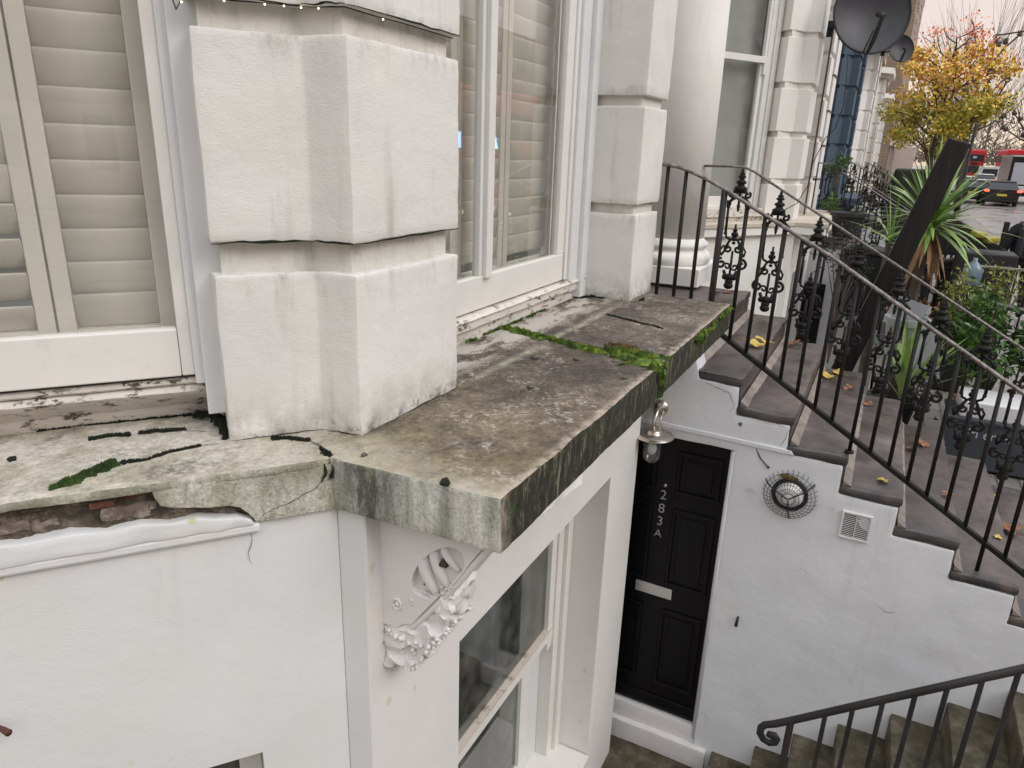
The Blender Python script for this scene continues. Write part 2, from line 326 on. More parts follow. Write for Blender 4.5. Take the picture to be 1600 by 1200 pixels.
M['yucca_dead'] = leafmat('dead_strap_leaf', [(.3, (.16, .075, .035)), (.6, (.38, .23, .12))], 6, .8)
M['laurel'] = leafmat('laurel_leaf', [(.3, (.02, .06, .012)), (.6, (.07, .15, .025))], 6, .35)
M['ivy'] = leafmat('yellow_green_leaf', [(.3, (.12, .16, .03)), (.6, (.34, .36, .08))], 6, .5)
M['leaf_yellow'] = leafmat('fallen_yellow', [(.3, (.42, .28, .03)), (.7, (.62, .46, .10))], 30, .6)
M['leaf_brown'] = leafmat('fallen_brown', [(.3, (.13, .05, .025)), (.7, (.30, .14, .06))], 30, .6)

# ------------------------------------------------------------------ object helpers
class MB:
    def __init__(s): s.v = []; s.f = []; s.mi = []; s.cur = 0
    def box(s, x0, x1, y0, y1, z0, z1, mat=None):
        P = [Vector(p) for p in ((x0,y0,z0),(x1,y0,z0),(x1,y1,z0),(x0,y1,z0),(x0,y0,z1),(x1,y0,z1),(x1,y1,z1),(x0,y1,z1))]
        if mat is not None: P = [mat @ p for p in P]
        b = len(s.v); s.v += P
        for f in ((0,3,2,1),(4,5,6,7),(0,1,5,4),(1,2,6,5),(2,3,7,6),(3,0,4,7)): s.f.append([b + i for i in f]); s.mi.append(s.cur)
        return s
    def prism(s, poly, z0, z1, mat=None):
        b = len(s.v); n = len(poly)
        P = [Vector((x, y, z0)) for x, y in poly] + [Vector((x, y, z1)) for x, y in poly]
        if mat is not None: P = [mat @ p for p in P]
        s.v += P; s.f.append([b + i for i in range(n)][::-1]); s.f.append([b + n + i for i in range(n)]); s.mi += [s.cur] * 2
        for i in range(n): j = (i + 1) % n; s.f.append([b + i, b + j, b + n + j, b + n + i]); s.mi.append(s.cur)
        return s
    def tube(s, pts, r, n=8, cap=True, flat=None):
        pts = [Vector(p) for p in pts]; b = len(s.v); rr = r if isinstance(r, (list, tuple)) else [r] * len(pts)
        prev = None
        for i, p in enumerate(pts):
            d = (pts[min(i + 1, len(pts) - 1)] - pts[max(i - 1, 0)]).normalized()
            if prev is None:
                u = d.orthogonal().normalized() if abs(d.z) > .9 or flat is None else d.cross(Vector((0, 0, 1))).normalized()
                if flat is not None and abs(d.z) > .9: u = Vector((1, 0, 0))
            else: u = (prev - d * prev.dot(d)).normalized()
            prev = u; v = d.cross(u)
            for k in range(n):
                a = 2 * math.pi * (k + .5) / n
                s.v.append(p + (u * math.cos(a) + v * math.sin(a) * (flat or 1)) * rr[i])
        for i in range(len(pts) - 1):
            for k in range(n):
                k2 = (k + 1) % n; s.f.append([b + i*n + k, b + i*n + k2, b + (i+1)*n + k2, b + (i+1)*n + k]); s.mi.append(s.cur)
        if cap: s.f.append([b + k for k in range(n)][::-1]); s.f.append([b + (len(pts)-1)*n + k for k in range(n)]); s.mi += [s.cur] * 2
        return s
    def lathe(s, prof, n=24, mat=None, cap=True):
        b = len(s.v)
        for r, z in prof:
            for k in range(n):
                a = 2 * math.pi * k / n; p = Vector((r * math.cos(a), r * math.sin(a), z)); s.v.append(mat @ p if mat is not None else p)
        for i in range(len(prof) - 1):
            for k in range(n):
                k2 = (k + 1) % n; s.f.append([b + i*n + k, b + i*n + k2, b + (i+1)*n + k2, b + (i+1)*n + k]); s.mi.append(s.cur)
        if cap: s.f.append([b + k for k in range(n)][::-1]); s.f.append([b + (len(prof)-1)*n + k for k in range(n)]); s.mi += [s.cur] * 2
        return s
    def quad(s, a, b_, c, d):
        b = len(s.v); s.v += [Vector(a), Vector(b_), Vector(c), Vector(d)]; s.f.append([b, b+1, b+2, b+3]); s.mi.append(s.cur); return s
    def tri(s, a, b_, c):
        b = len(s.v); s.v += [Vector(a), Vector(b_), Vector(c)]; s.f.append([b, b+1, b+2]); s.mi.append(s.cur); return s
    def ball(s, c, r, n=8, sq=(1, 1, 1), amp=0, seed=0):
        b = len(s.v); c = Vector(c); rows = n // 2 + 1
        for i in range(rows + 1):
            th = math.pi * i / rows
            for k in range(n):
                ph = 2 * math.pi * k / n; d = Vector((math.sin(th)*math.cos(ph), math.sin(th)*math.sin(ph), math.cos(th)))
                q = r * (1 + (amp * mnoise.noise(d * 2 + Vector((seed, seed * 1.7, 0))) if amp else 0))
                s.v.append(c + Vector((d.x*sq[0], d.y*sq[1], d.z*sq[2])) * q)
        for i in range(rows):
            for k in range(n):
                k2 = (k + 1) % n; s.f.append([b + i*n + k, b + (i+1)*n + k, b + (i+1)*n + k2, b + i*n + k2]); s.mi.append(s.cur)
        return s
    def mesh(s, name, mats, smooth=False):
        me = bpy.data.meshes.new(name); me.from_pydata([tuple(v) for v in s.v], [], s.f)
        for m in (mats if isinstance(mats, (list, tuple)) else [mats]): me.materials.append(m)
        me.polygons.foreach_set('material_index', s.mi)
        bm = bmesh.new(); bm.from_mesh(me); bmesh.ops.remove_doubles(bm, verts=bm.verts, dist=1e-6) if False else None
        bmesh.ops.recalc_face_normals(bm, faces=bm.faces); bm.to_mesh(me); bm.free()
        if smooth: me.polygons.foreach_set('use_smooth', [True] * len(me.polygons))
        return me
def link(name, me, parent=None, loc=None, rot=None):
    o = bpy.data.objects.new(name, me); COL.objects.link(o)
    if loc is not None: o.location = loc
    if rot is not None: o.rotation_euler = rot
    if parent: o.parent = parent
    return o
def obj(name, mb, mats, parent=None, bevel=0, smooth=False, loc=None, rot=None, seg=2):
    o = link(name, mb.mesh(name, mats, smooth), parent, loc, rot)
    if bevel:
        b = o.modifiers.new('bevel', 'BEVEL'); b.width = bevel; b.segments = seg; b.limit_method = 'ANGLE'
    return o
def tag(o, label=None, cat=None, group=None, kind=None):
    if label: o['label'] = label
    if cat: o['category'] = cat
    if group: o['group'] = group
    if kind: o['kind'] = kind
    return o
def thing(name, label, cat, loc=(0, 0, 0), group=None):
    o = bpy.data.objects.new(name, None); o.empty_display_size = .1; COL.objects.link(o); o.location = loc; return tag(o, label, cat, group)
def part(name, mb, mats, parent, **kw):      # mesh given in world coordinates under a thing that may sit elsewhere
    o = obj(name, mb, mats, parent, **kw)
    p = parent; off = Vector((0, 0, 0))
    while p is not None: off += Vector(p.location); p = p.parent
    if kw.get('loc') is None: o.location = -off
    return o
def copy_tree(o, parent=None, loc=None):
    c = o.copy(); COL.objects.link(c); c.parent = parent
    if loc is not None: c.location = loc
    for ch in list(o.children): copy_tree(ch, c)
    return c

def rough_prism(poly, z0, z1, res=.03, amp=.003, edge=.008, seed=0, mat=None, freq=9, chip=0.0):
    bm = bmesh.new()
    vs = [bm.verts.new((x, y, z0)) for x, y in poly]; f = bm.faces.new(vs)
    r = bmesh.ops.extrude_face_region(bm, geom=[f]); up = [v for v in r['geom'] if isinstance(v, bmesh.types.BMVert)]
    for v in up: v.co.z = z1
    bmesh.ops.recalc_face_normals(bm, faces=bm.faces)
    if edge: bmesh.ops.bevel(bm, geom=[e for e in bm.edges if e.calc_face_angle(0) > .35], offset=edge, segments=2, affect='EDGES', profile=.6)
    xs = [p[0] for p in poly]; ys = [p[1] for p in poly]
    for ax, lo, hi in ((0, min(xs), max(xs)), (1, min(ys), max(ys)), (2, z0, z1)):
        q = lo + res
        while q < hi - res * .3:
            co = [0, 0, 0]; co[ax] = q; no = [0, 0, 0]; no[ax] = 1
            bmesh.ops.bisect_plane(bm, geom=bm.verts[:] + bm.edges[:] + bm.faces[:], plane_co=co, plane_no=no); q += res
    sv = Vector((seed * 3.1, seed * 1.3, seed * .7))
    for v in bm.verts:
        n = mnoise.noise_vector(v.co * freq + sv) * amp + mnoise.noise_vector(v.co * freq * 4 + sv) * amp * .5
        if chip and v.calc_shell_factor() > 1.0003:
            n *= chip
        v.co += n
    if mat is not None: bmesh.ops.transform(bm, matrix=mat, verts=bm.verts)
    bmesh.ops.recalc_face_normals(bm, faces=bm.faces)
    return bm
def bmobj(name, bm, mats, parent=None, smooth=True, mifn=None):
    me = bpy.data.meshes.new(name)
    if mifn:
        for f in bm.faces: f.material_index = mifn(f)
    bm.to_mesh(me); bm.free()
    for m in (mats if isinstance(mats, (list, tuple)) else [mats]): me.materials.append(m)
    if smooth:
        me.polygons.foreach_set('use_smooth', [True] * len(me.polygons)); me.set_sharp_from_angle(angle=R_(33))
    return link(name, me, parent)

TH = R_(38); NV = Vector((math.sin(TH), math.cos(TH), 0)); TV = Vector((math.cos(TH), -math.sin(TH), 0))
def cant(s, d): q = NV * d + TV * s; return (q.x, q.y)
# local frame of the cant: local x = s along the wall, local y = depth into the house, local z up
CM = Matrix(((TV.x, NV.x, 0, 0), (TV.y, NV.y, 0, 0), (0, 0, 1, 0), (0, 0, 0, 1)))
YM = Matrix.Identity(4)
def yz_prism(mb, poly, x0, x1):        # polygon in (Y,Z) pushed along X
    m = Matrix(((0, 0, 1, 0), (1, 0, 0, 0), (0, 1, 0, 0), (0, 0, 0, 1))); mb.prism(poly, x0, x1, m); return mb
def xz_prism(mb, poly, y0, y1, pre=None):
    m = Matrix(((1, 0, 0, 0), (0, 0, 1, 0), (0, 1, 0, 0), (0, 0, 0, 1)))
    mb.prism(poly, y0, y1, (pre @ m) if pre is not None else m); return mb

GZ = -2.33; AZ = -3.86        # pavement and basement-area levels
# ------------------------------------------------------------------ the ground
g = MB(); g.box(-40, 5.5, -3.3, -2.6, GZ - .3, GZ); g.box(5.5, 400, -3.3, -.15, GZ - .3, GZ)
o = obj('pavement', g, M['paving']); tag(o, kind='structure')
g = MB(); g.box(-60, 500, -16.5, -3.42, GZ - .5, GZ - .12); tag(obj('road', g, M['road']), kind='structure')
g = MB(); g.box(-60, 500, -3.42, -3.3, GZ - .5, GZ + .004); tag(obj('kerb', g, M['paving']), kind='structure')
g = MB(); g.box(-60, 500, -19, -16.5, GZ - .5, GZ); tag(obj('far_pavement', g, M['paving']), kind='structure')
g = MB(); g.box(4.6, 500, -.16, 14, AZ + .0, AZ + .012); tag(obj('area_bounce_sheet', g, M['stucco_cream']), kind='structure')  # pale sheet added over the area floor to bounce light onto the walls
g = MB(); g.box(-60, 500, -.16, 14, AZ - .3, AZ); g.box(-60, 5.5, -2.61, -.15, AZ - .3, AZ)
tag(obj('area_floor', g, M['area_step']), kind='structure')
g = MB(); g.box(-600, 900, -700, 700, AZ - .6, AZ - .4); tag(obj('ground', g, M['area_step']), kind='structure')
g = MB()
for i in range(60): g.box(20 + i * 6, 23 + i * 6, -9.3, -9.15, GZ - .12, GZ - .115)
tag(obj('lane_markings', g, M['roadpaint']), kind='structure')
g = MB(); g.box(5.5, 60, -.16, -.15, AZ, GZ)
tag(obj('area_retaining_wall', g, M['stucco_far']), kind='structure')

# ================================================================== HOUSE 1 (near)
H1 = thing('terraced_house', 'nearest white stucco house with shuttered bay windows, mossy stone ledge and black basement door', 'house')
P1, P2, P3, P4 = (1.179, 1.419), (1.366, 1.272), (1.385, 1.155), (1.873, 1.157)
pier = [P1, P2, P3, P4, (1.873, 1.52), cant(.05, 2.06)]
core = [cant(.075, 1.885), (1.392, 1.302), (1.415, 1.19), (1.855, 1.19), (1.855, 1.5), cant(.09, 2.04)]
lv = [(-.752, -.318), (-.238, .229), (.292, .83), (.90, 1.4)]
for i, (a, b) in enumerate(lv):
    # shallow arris between the blocks, wavy with old paint
    bmobj('pier_block', rough_prism(pier, a, b, .03, .0035, .006, seed=i + 1, freq=6), M['stucco_pier'], H1)
for a, b in ((-.330, -.226), (.217, .304), (.815, .915)):
    bmobj('pier_groove', rough_prism(core, a, b, .03, .002, .003, seed=a), M['stucco_core'], H1)
pierb = [(3.562, 1.14), (3.93, 1.135), (3.93, 1.55), (3.562, 1.55)]
pierc = [(3.592, 1.17), (3.90, 1.165), (3.90, 1.52), (3.592, 1.52)]
lv2 = [(-.752, -.305), (-.255, .215), (.262, .83), (.90, 1.4)]
for i, (a, b) in enumerate(lv2): bmobj('pier_block', rough_prism(pierb, a, b, .035, .003, .009, seed=i + 9), M['stucco_pier'], H1)
for a, b in ((-.31, -.25), (.21, .27), (.82, .91)): bmobj('pier_groove', rough_prism(pierc, a, b, .05, .002, .003, seed=a), M['stucco_core'], H1)

def grime_shade_line(z, w_=.004, off=.0):  # dark strip under each block: groove shadow painted in, together with mossy grime
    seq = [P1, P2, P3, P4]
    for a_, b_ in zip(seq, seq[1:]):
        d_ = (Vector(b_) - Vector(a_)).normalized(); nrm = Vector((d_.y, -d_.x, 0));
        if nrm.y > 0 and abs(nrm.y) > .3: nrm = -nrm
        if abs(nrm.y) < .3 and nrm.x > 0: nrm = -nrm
        ribbon('grime_groove_shade', [Vector((a_[0], a_[1], z)), Vector(((a_[0] + b_[0]) / 2, (a_[1] + b_[1]) / 2, z + .001)), Vector((b_[0], b_[1], z))], w_, M['moss_dark'], H1, up=nrm, lift=.002 + off)
# ledge: three slabs with a joint at X~2.55
def slab_mi(f):
    n = f.normal
    if n.z > .6: return 0
    if n.y < -.9 : return 1
    if n.x < -.85: return 2
    if n.dot(-NV) > .8: return 3
    return 1 if n.y < -.6 and abs(n.x) < .5 else (3 if n.x < 0 else 1)
LM = [M['ledge_top'], M['fascia_front'], M['fascia_end'], M['fascia_cant']]
B_ = (1.237, 1.1355); A_ = (1.264, .660)
TOP, BOT = -.75, -.893
ja = [(2.487, .66), (2.50, .80), (2.535, .92), (2.56, 1.05), (2.61, 1.18), (2.64, 1.36), (2.66, 1.46)]
near_poly = [B_, A_] + ja + [(1.40, 1.50), cant(.24, 1.9)]
bm = rough_prism(near_poly, BOT, TOP, .022, .0035, .007, seed=3, freq=8)
bmobj('ledge_slab', bm, LM, H1, mifn=slab_mi)
jb = [(x + .016 + .010 * math.sin(i * 2.1), y) for i, (x, y) in enumerate(ja)]
far_poly = jb[::-1] + [(2.505, .655), (3.842, .655), (3.842, 1.16), (3.842, 1.46)][0:0] + [(3.842, .664), (3.842, 1.46)]
bm = rough_prism(far_poly, BOT, TOP + .001, .03, .003, .007, seed=5, freq=8)
bmobj('ledge_slab', bm, LM, H1, mifn=slab_mi)
# cant slab: thin top over a broken fascia
cs = [cant(-1.2, 1.651), cant(-.9, 1.655), cant(-.45, 1.654), cant(-.40, 1.660), cant(-.34, 1.653), cant(-.25, 1.656), cant(-.18, 1.651), cant(.0, 1.655), cant(.10, 1.650), B_, cant(.262, 1.9), cant(.25, 2.14), cant(-1.2, 2.14)]
bm = rough_prism([cs[i] for i in range(len(cs))], -.772, TOP, .024, .003, .005, seed=8, freq=8)
bmobj('ledge_slab', bm, LM, H1, mifn=slab_mi)
g = MB(); g.box(-1.2, .262, 1.705, 2.14, -.90, -.768, CM)
bm = rough_prism([(-1.2, 1.684), (.262, 1.684), (.262, 2.1), (-1.2, 2.1)], -.895, -.77, .014, .014, .004, seed=11, freq=17, mat=CM)
bmobj('ledge_mortar_bed', bm, M['mortar'], H1)
# plaster skin of the cant fascia with the piece that fell off
skin = [(-.128, -.768), (-.122, -.79), (-.112, -.812), (-.085, -.822), (-.05, -.829), (-.01, -.834), (.03, -.836), (.055, -.845), (.075, -.866), (.092, -.893), (.11, -.894), (.30, -.893), (.278, -.768)]
def skin_bm(poly, d0, d1, res, amp, seed):
    m = CM @ Matrix(((1, 0, 0, 0), (0, 0, 1, 0), (0, 1, 0, 0), (0, 0, 0, 1)))
    return rough_prism(poly, d0, d1, res, amp, .003, seed=seed, mat=m, freq=12)
bmobj('fascia_plaster', skin_bm(skin, 1.654, 1.71, .022, .003, 2), M['fascia_cant'], H1)
# lower moulding left behind
mould = [(-1.2, -.846), (-.45, -.844), (-.38, -.852), (-.30, -.848), (-.22, -.855), (-.16, -.851), (-.1, -.860), (-.04, -.859), (0, -.868), (.05, -.872), (.08, -.886), (.085, -.899), (-1.2, -.899)]
bmobj('fascia_moulding', skin_bm(mould, 1.652, 1.71, .016, .0030, 4), M['stucco_low'], H1)
g = MB(); g.box(-1.2, .10, 1.655, 1.70, -.925, -.897, CM); obj('fascia_moulding', g, M['stucco_low'], H1, bevel=.008)
# exposed bricks
rb = [(-.60, -.375, -.838, -.806, 'brick_grey'), (-.355, -.262, -.806, -.790, 'brick'), (-.255, -.205, -.802, -.787, 'brick'), (-.200, -.131, -.795, -.776, 'brick'), (-.60, -.39, -.800, -.770, 'mortar'), (-.385, -.20, -.788, -.772, 'mortar'),
      (-.37, -.24, -.842, -.812, 'brick_grey'), (-.235, -.12, -.842, -.808, 'brick_grey'), (-.115, -.04, -.846, -.815, 'mortar'), (-.035, .02, -.850, -.828, 'brick_grey'), (.025, .085, -.866, -.838, 'mortar')]
for i, (s0, s1, z0, z1, m) in enumerate(rb):
    d = 1.680 + .010 * math.sin(i * 2.3)
    bm = rough_prism([(s0, d), (s1, d + .006), (s1, 1.72), (s0, 1.72)], z0, z1, .010, .0065, .003, seed=20 + i, freq=30, mat=CM)
    bmobj('brick', bm, M[m], H1)
# hairline cracks as thin dark grooves lying in the fascia
def ribbon(name, pts, wd, mat, parent, up=Vector((0, 0, 1)), lift=.0012):
    mb = MB(); pts = [Vector(p) for p in pts]; n = len(pts)
    q = []
    for i in range(n - 1):
        for k in range(5):
            t = k / 5; p = pts[i].lerp(pts[i + 1], t); q.append(p + mnoise.noise_vector(p * 60) * .004)
    q.append(pts[-1]); L = len(q); up = up.normalized()
    for i in range(L - 1):
        d = (q[i + 1] - q[i]).normalized(); sdir = d.cross(up).normalized()
        w0 = wd * (.5 + .8 * abs(mnoise.noise(q[i] * 40))) * (1 - .8 * abs(2 * i / L - 1)); w1 = wd * (.5 + .8 * abs(mnoise.noise(q[i + 1] * 40))) * (1 - .8 * abs(2 * (i + 1) / L - 1))
        mb.quad(q[i] - sdir * w0 + up * lift, q[i] + sdir * w0 + up * lift, q[i + 1] + sdir * w1 + up * lift, q[i + 1] - sdir * w1 + up * lift)
    me = mb.mesh(name, mat); return link(name, me, parent)
T3 = TOP + .002
grime_shade_line(-.2385, .005); grime_shade_line(.2925, .004); grime_shade_line(-.7475, .0025)
ribbon('crack', [(1.07, 1.66, T3), (1.12, 1.62, T3), (1.17, 1.56, T3), (1.2, 1.5, T3)], .0025, M['black'], H1)
ribbon('crack', [(.95, 1.53, T3), (1.0, 1.50, T3), (1.06, 1.49, T3), (1.12, 1.46, T3), (1.15, 1.43, T3)], .004, M['black'], H1)
ribbon('crack', [(1.25, 1.34, T3), (1.29, 1.25, T3), (1.27, 1.19, T3), (1.25, 1.14, T3)], .003, M['black'], H1)
ribbon('crack', [(3.18, 1.13, T3 + .002), (3.14, 1.0, T3 + .002), (3.09, .88, T3 + .002), (3.06, .81, T3 + .002)], .007, M['black'], H1)
def cp(s, z, d=1.651): x, y = cant(s, d); return (x, y, z)
ribbon('crack', [cp(.262, -.775), cp(.258, -.80), cp(.235, -.825), cp(.18, -.85), cp(.11, -.872), cp(.095, -.89)], .0014, M['black'], H1, up=-NV)
ribbon('crack', [cp(.262, -.76), cp(.262, -.79), cp(.25, -.812)], .006, M['moss_dark'], H1, up=-NV)
ribbon('crack', [cp(.075, -.895, 1.668), cp(.078, -.95, 1.668), cp(.065, -.985, 1.668), cp(.07, -1.015, 1.668)], .0012, M['black'], H1, up=-NV)

# ---- left (cant) window: frame plane about d=1.97, shutters behind the glass
W1 = bpy.data.objects.new('window', None); COL.objects.link(W1); W1.parent = H1
g = MB()
g.box(-.010, .05, 1.955, 2.02, -.62, 1.4, CM)            # outer box frame right
obj('window_frame', g, M['frame_cool'], W1, bevel=.004)
g = MB(); g.box(.012, .10, 1.93, 2.05, -.70, 1.4, CM); obj('window_lining', g, M['frame_cool'], W1, bevel=.003)
g = MB(); g.box(-.041, -.008, 1.968, 2.01, -.598, 1.4, CM); obj('sash_stile', g, M['frame'], W1, bevel=.004)
g = MB(); g.box(-1.2, -.042, 1.966, 2.01, -.598, -.470, CM); obj('sash_rail', g, M['frame'], W1, bevel=.004)
g = MB(); g.box(-1.2, -.03, 1.990, 1.994, -.48, 1.4, CM); obj('glass', g, M['glass'], W1)
# sill with its flaking upper step and rounded nose
sp = [(2.06, -.604), (1.985, -.612), (1.965, -.630), (1.958, -.634), (1.90 + .02, -.660), (1.918, -.680), (1.925, -.752), (2.06, -.752)]
sp = [(2.11, -.604), (2.0, -.608), (1.985, -.622), (2.005, -.63), (1.998, -.65), (2.045, -.662), (2.035, -.68), (2.06, -.70), (2.095, -.752), (2.12, -.752)]
def sill(parent, prof, s0, s1, Mx, res=.03, seed=0, mat='sill'):
    # profile (depth, z) swept along s
    m = Mx @ Matrix(((0, 0, 1, 0), (1, 0, 0, 0), (0, 1, 0, 0), (0, 0, 0, 1)))
    bm = rough_prism(prof, s0, s1, res, .0022, .003, seed=seed, mat=m, freq=14)
    return bmobj('window_sill', bm, M[mat], parent)
sill(W1, [(2.12, -.602), (1.972, -.606), (1.968, -.625), (1.978, -.628), (2.10, -.70), (2.12, -.70)][:0] or [(2.16, -.601), (1.985, -.605), (1.982, -.622), (1.990, -.629), (2.16, -.629)], -1.2, .016, CM, seed=1)
sill(W1, [(2.16, -.630), (1.995, -.632), (1.985, -.648), (2.005, -.665), (2.04, -.690), (2.07, -.712), (2.085, -.752), (2.16, -.752)], -1.2, .03, CM, seed=2)
g = MB(); g.box(-1.2, .014, 1.975, 2.0, -.6045, -.599, CM); obj('sill_gap', g, M['black'], W1)
# shutters: two panels
def shutter(parent, s0, s1, z0, z1, d, Mx, tilt, zs, pitch, lz0, lm='louvre', sm='stile'):
    sh = bpy.data.objects.new('shutter', None); COL.objects.link(sh); sh.parent = parent
    sw = .040
    for a in (s0, s1 - sw):
        g = MB(); g.box(a, a + sw, d, d + .028, z0, z1, Mx); obj('stile', g, M[sm], sh, bevel=.003)
    g = MB(); g.box(s0 + sw, s1 - sw, d, d + .028, z0, z0 + .022, Mx); obj('shutter_rail', g, M[sm], sh, bevel=.002)
    L = s1 - s0 - 2 * sw - .002; prof = []
    for i in range(12):
        a_ = 2 * math.pi * i / 12; prof.append((.0055 * math.sin(a_), pitch * .56 * math.cos(a_)))
    g = MB(); m = Matrix(((0, 0, 1, 0), (1, 0, 0, 0), (0, 1, 0, 0), (0, 0, 0, 1))); g.prism(prof, -L / 2, L / 2, m)
    me = g.mesh('louvre', M[lm]); me.polygons.foreach_set('use_smooth', [len(p.vertices) == 4 for p in me.polygons])
    z = lz0; k = 0
    while z < z1:
        o = bpy.data.objects.new('louvre', me); COL.objects.link(o); o.parent = sh
        t = tilt(k) if callable(tilt) else tilt
        o.matrix_local = Mx @ Matrix.Translation(((s0 + s1) / 2, d + .014, z)) @ Matrix.Rotation(t + random.uniform(-.012, .012), 4, 'X')
        z += pitch; k += 1
    return sh
dS = 2.055
shutter(H1, -.312, -.052 + .012, -.500, 1.3, dS, CM, R_(11), 0, .0815, -.432)
shutter(H1, -.64, -.3175, -.500, 1.3, dS + .002, CM, lambda k: R_(32 if k < 4 else 11), 0, .0815, -.446)

# ---- front window: mullion and casements at Y~1.42
W2 = bpy.data.objects.new('window', None); COL.objects.link(W2); W2.parent = H1
def xbox(name, x0, x1, y0, y1, z0, z1, m, par, bevel=.004): g = MB(); g.box(x0, x1, y0, y1, z0, z1); return obj(name, g, M[m], par, bevel=bevel)
xbox('sash_rail', 1.9, 3.31, 1.422, 1.46, -.632, -.497, 'frame', W2)
xbox('sash_stile', 3.243, 3.318, 1.425, 1.46, -.497, 1.4, 'frame', W2)
xbox('sash_stile', 3.320, 3.352, 1.415, 1.47, -.632, 1.4, 'frame', W2)
xbox('window_frame', 3.354, 3.45, 1.40, 1.52, -.70, 1.4, 'frame_cool', W2)
xbox('window_frame', 3.452, 3.50, 1.375, 1.52, -.74, 1.4, 'frame_cool', W2, bevel=.006)
xbox('window_lining', 3.502, 3.565, 1.39, 1.52, -.752, 1.4, 'frame_cool', W2)
xbox('mullion', 2.495, 2.545, 1.405, 1.47, -.508, 1.4, 'frame', W2)
xbox('mullion', 2.470, 2.494, 1.425, 1.46, -.497, 1.4, 'frame_cool', W2)
g = MB(); g.box(1.88, 3.25, 1.444, 1.448, -.50, 1.4); obj('glass', g, M['glass'], W2)
SM = Matrix.Identity(4)
sill(W2, [(1.55, -.634), (1.405, -.640), (1.385, -.652), (1.40, -.662), (1.395, -.690), (1.425, -.700), (1.418, -.752), (1.55, -.752)][::1], 1.87, 3.585, SM, seed=5)
shutter(H1, 1.92, 2.46, -.53, 1.3, 1.53, SM, R_(7), 0, .0835, -.44)
shutter(H1, 2.465, 2.86, -.53, 1.3, 1.532, SM, R_(7), 0, .0835, -.425)
shutter(H1, 2.865, 3.37, -.53, 1.3, 1.53, SM, R_(7), 0, .0835, -.432)
# room behind both windows, closed
g = MB(); g.prism([cant(.1, 2.14), (1.60, 1.62), (3.6, 1.62), (3.6, 4.5), (-1, 4.5), cant(-1.3, 2.14)], -.95, -.93)
g.box(-1, 3.7, 4.5, 4.6, -.95, 2.6); g.box(3.6, 3.7, 1.7, 4.5, -.93, 2.6)
obj('room_wall', g, simple('room_grey', (.25, .25, .23), .9), H1)
# main facade wall beside the portico
g = MB(); g.box(3.93, 6.9, 2.8, 3.0, -1.2, 6); g.box(-1.5, 3.93, 2.3, 2.5, 1.5, 9)
obj('wall', g, M['stucco_far'], H1)

# ---- basement storey walls
Q1 = cant(.290, 1.670); Q2 = (1.262, 1.055)
low = MB()
# cant lower wall with window opening right jamb at s=.053, head z=-1.615
for (s0, s1, z0, z1) in ((-1.2, .289, -1.615, -.90), (.053, .289, AZ, -1.615)):
    low.box(s0, s1, 1.670, 1.93, z0, z1, CM)
obj('wall', low, M['stucco_low'], H1)
g = MB(); g.prism([Q1, Q2, (1.50, 1.055), (1.50, 1.32), cant(.28, 1.92)], AZ, -.893); obj('wall', g, M['stucco_low'], H1, bevel=.004)
g = MB(); xz_prism(g, [(1.264, -.893), (1.264, AZ), (1.735, AZ), (1.735, -1.615), (3.238, -1.615), (3.238, AZ), (3.70, AZ), (3.70, -.893)], 1.052, 1.30)
g.box(1.737, 3.236, 1.054, 1.30, AZ, -3.52)
obj('wall', g, M['stucco_front'], H1, bevel=.003)
g = MB(); g.box(3.70, 3.9, 1.56, 1.9, AZ, -.893); g.box(3.69, 3.70, 1.1, 1.9, AZ, -.893); obj('wall', g, M['stucco_front'], H1)
CW = bpy.data.objects.new('window', None); COL.objects.link(CW); CW.parent = H1
g = MB(); g.box(-.01, .052, 1.80, 1.86, AZ + 1, -1.617, CM); g.box(-1.2, -.01, 1.80, 1.86, -1.68, -1.617, CM); obj('window_frame', g, M['frame'], CW, bevel=.003)
g = MB(); g.box(-1.2, -.01, 1.83, 1.834, AZ + 1, -1.68, CM); obj('glass', g, M['glass_dark'], CW)
# ---- basement front window (double sash)
W3 = bpy.data.objects.new('window', None); COL.objects.link(W3); W3.parent = H1
def b3(name, x0, x1, y0, y1, z0, z1, m='frame', bv=.003): return xbox(name, x0, x1, y0, y1, z0, z1, m, W3, bevel=bv)
b3('window_lining', 3.170, 3.237, 1.24, 1.45, -3.52, -1.55)
b3('window_lining', 3.10, 3.168, 1.262, 1.45, -3.52, -1.55)
b3('sash_stile', 3.035, 3.098, 1.272, 1.32, -2.66, -1.55)
M['meeting'] = paintwood('dirty_rail_paint', (.60, .52, .45), flake=.5)
b3('meeting_rail', 1.70, 3.100, 1.270, 1.320, -2.60, -2.530, 'frame')
g = MB(); g.box(1.70, 3.098, 1.262, 1.319, -2.530, -2.524); obj('rail_dirt', g, M['meeting'], W3)
b3('sash_stile', 2.86, 2.95, 1.335, 1.38, -3.46, -2.60)
b3('sash_stile', 1.70, 1.76, 1.272, 1.32, -2.66, -1.55)
b3('sash_channel', 2.952, 3.098, 1.34, 1.37, -3.52, -2.60, 'frame_cool')
b3('sash_rail', 1.70, 2.95, 1.333, 1.382, -3.46, -3.36)
g = MB(); g.box(1.70, 3.04, 1.296, 1.300, -2.56, -1.55); obj('glass', g, M['glass_dark'], W3)
g = MB(); g.box(1.70, 2.87, 1.356, 1.360, -3.4, -2.58); obj('glass', g, M['glass_dark'], W3)
b3('window_sill', 1.739, 3.234, 1.04, 1.45, -3.52, -3.47)
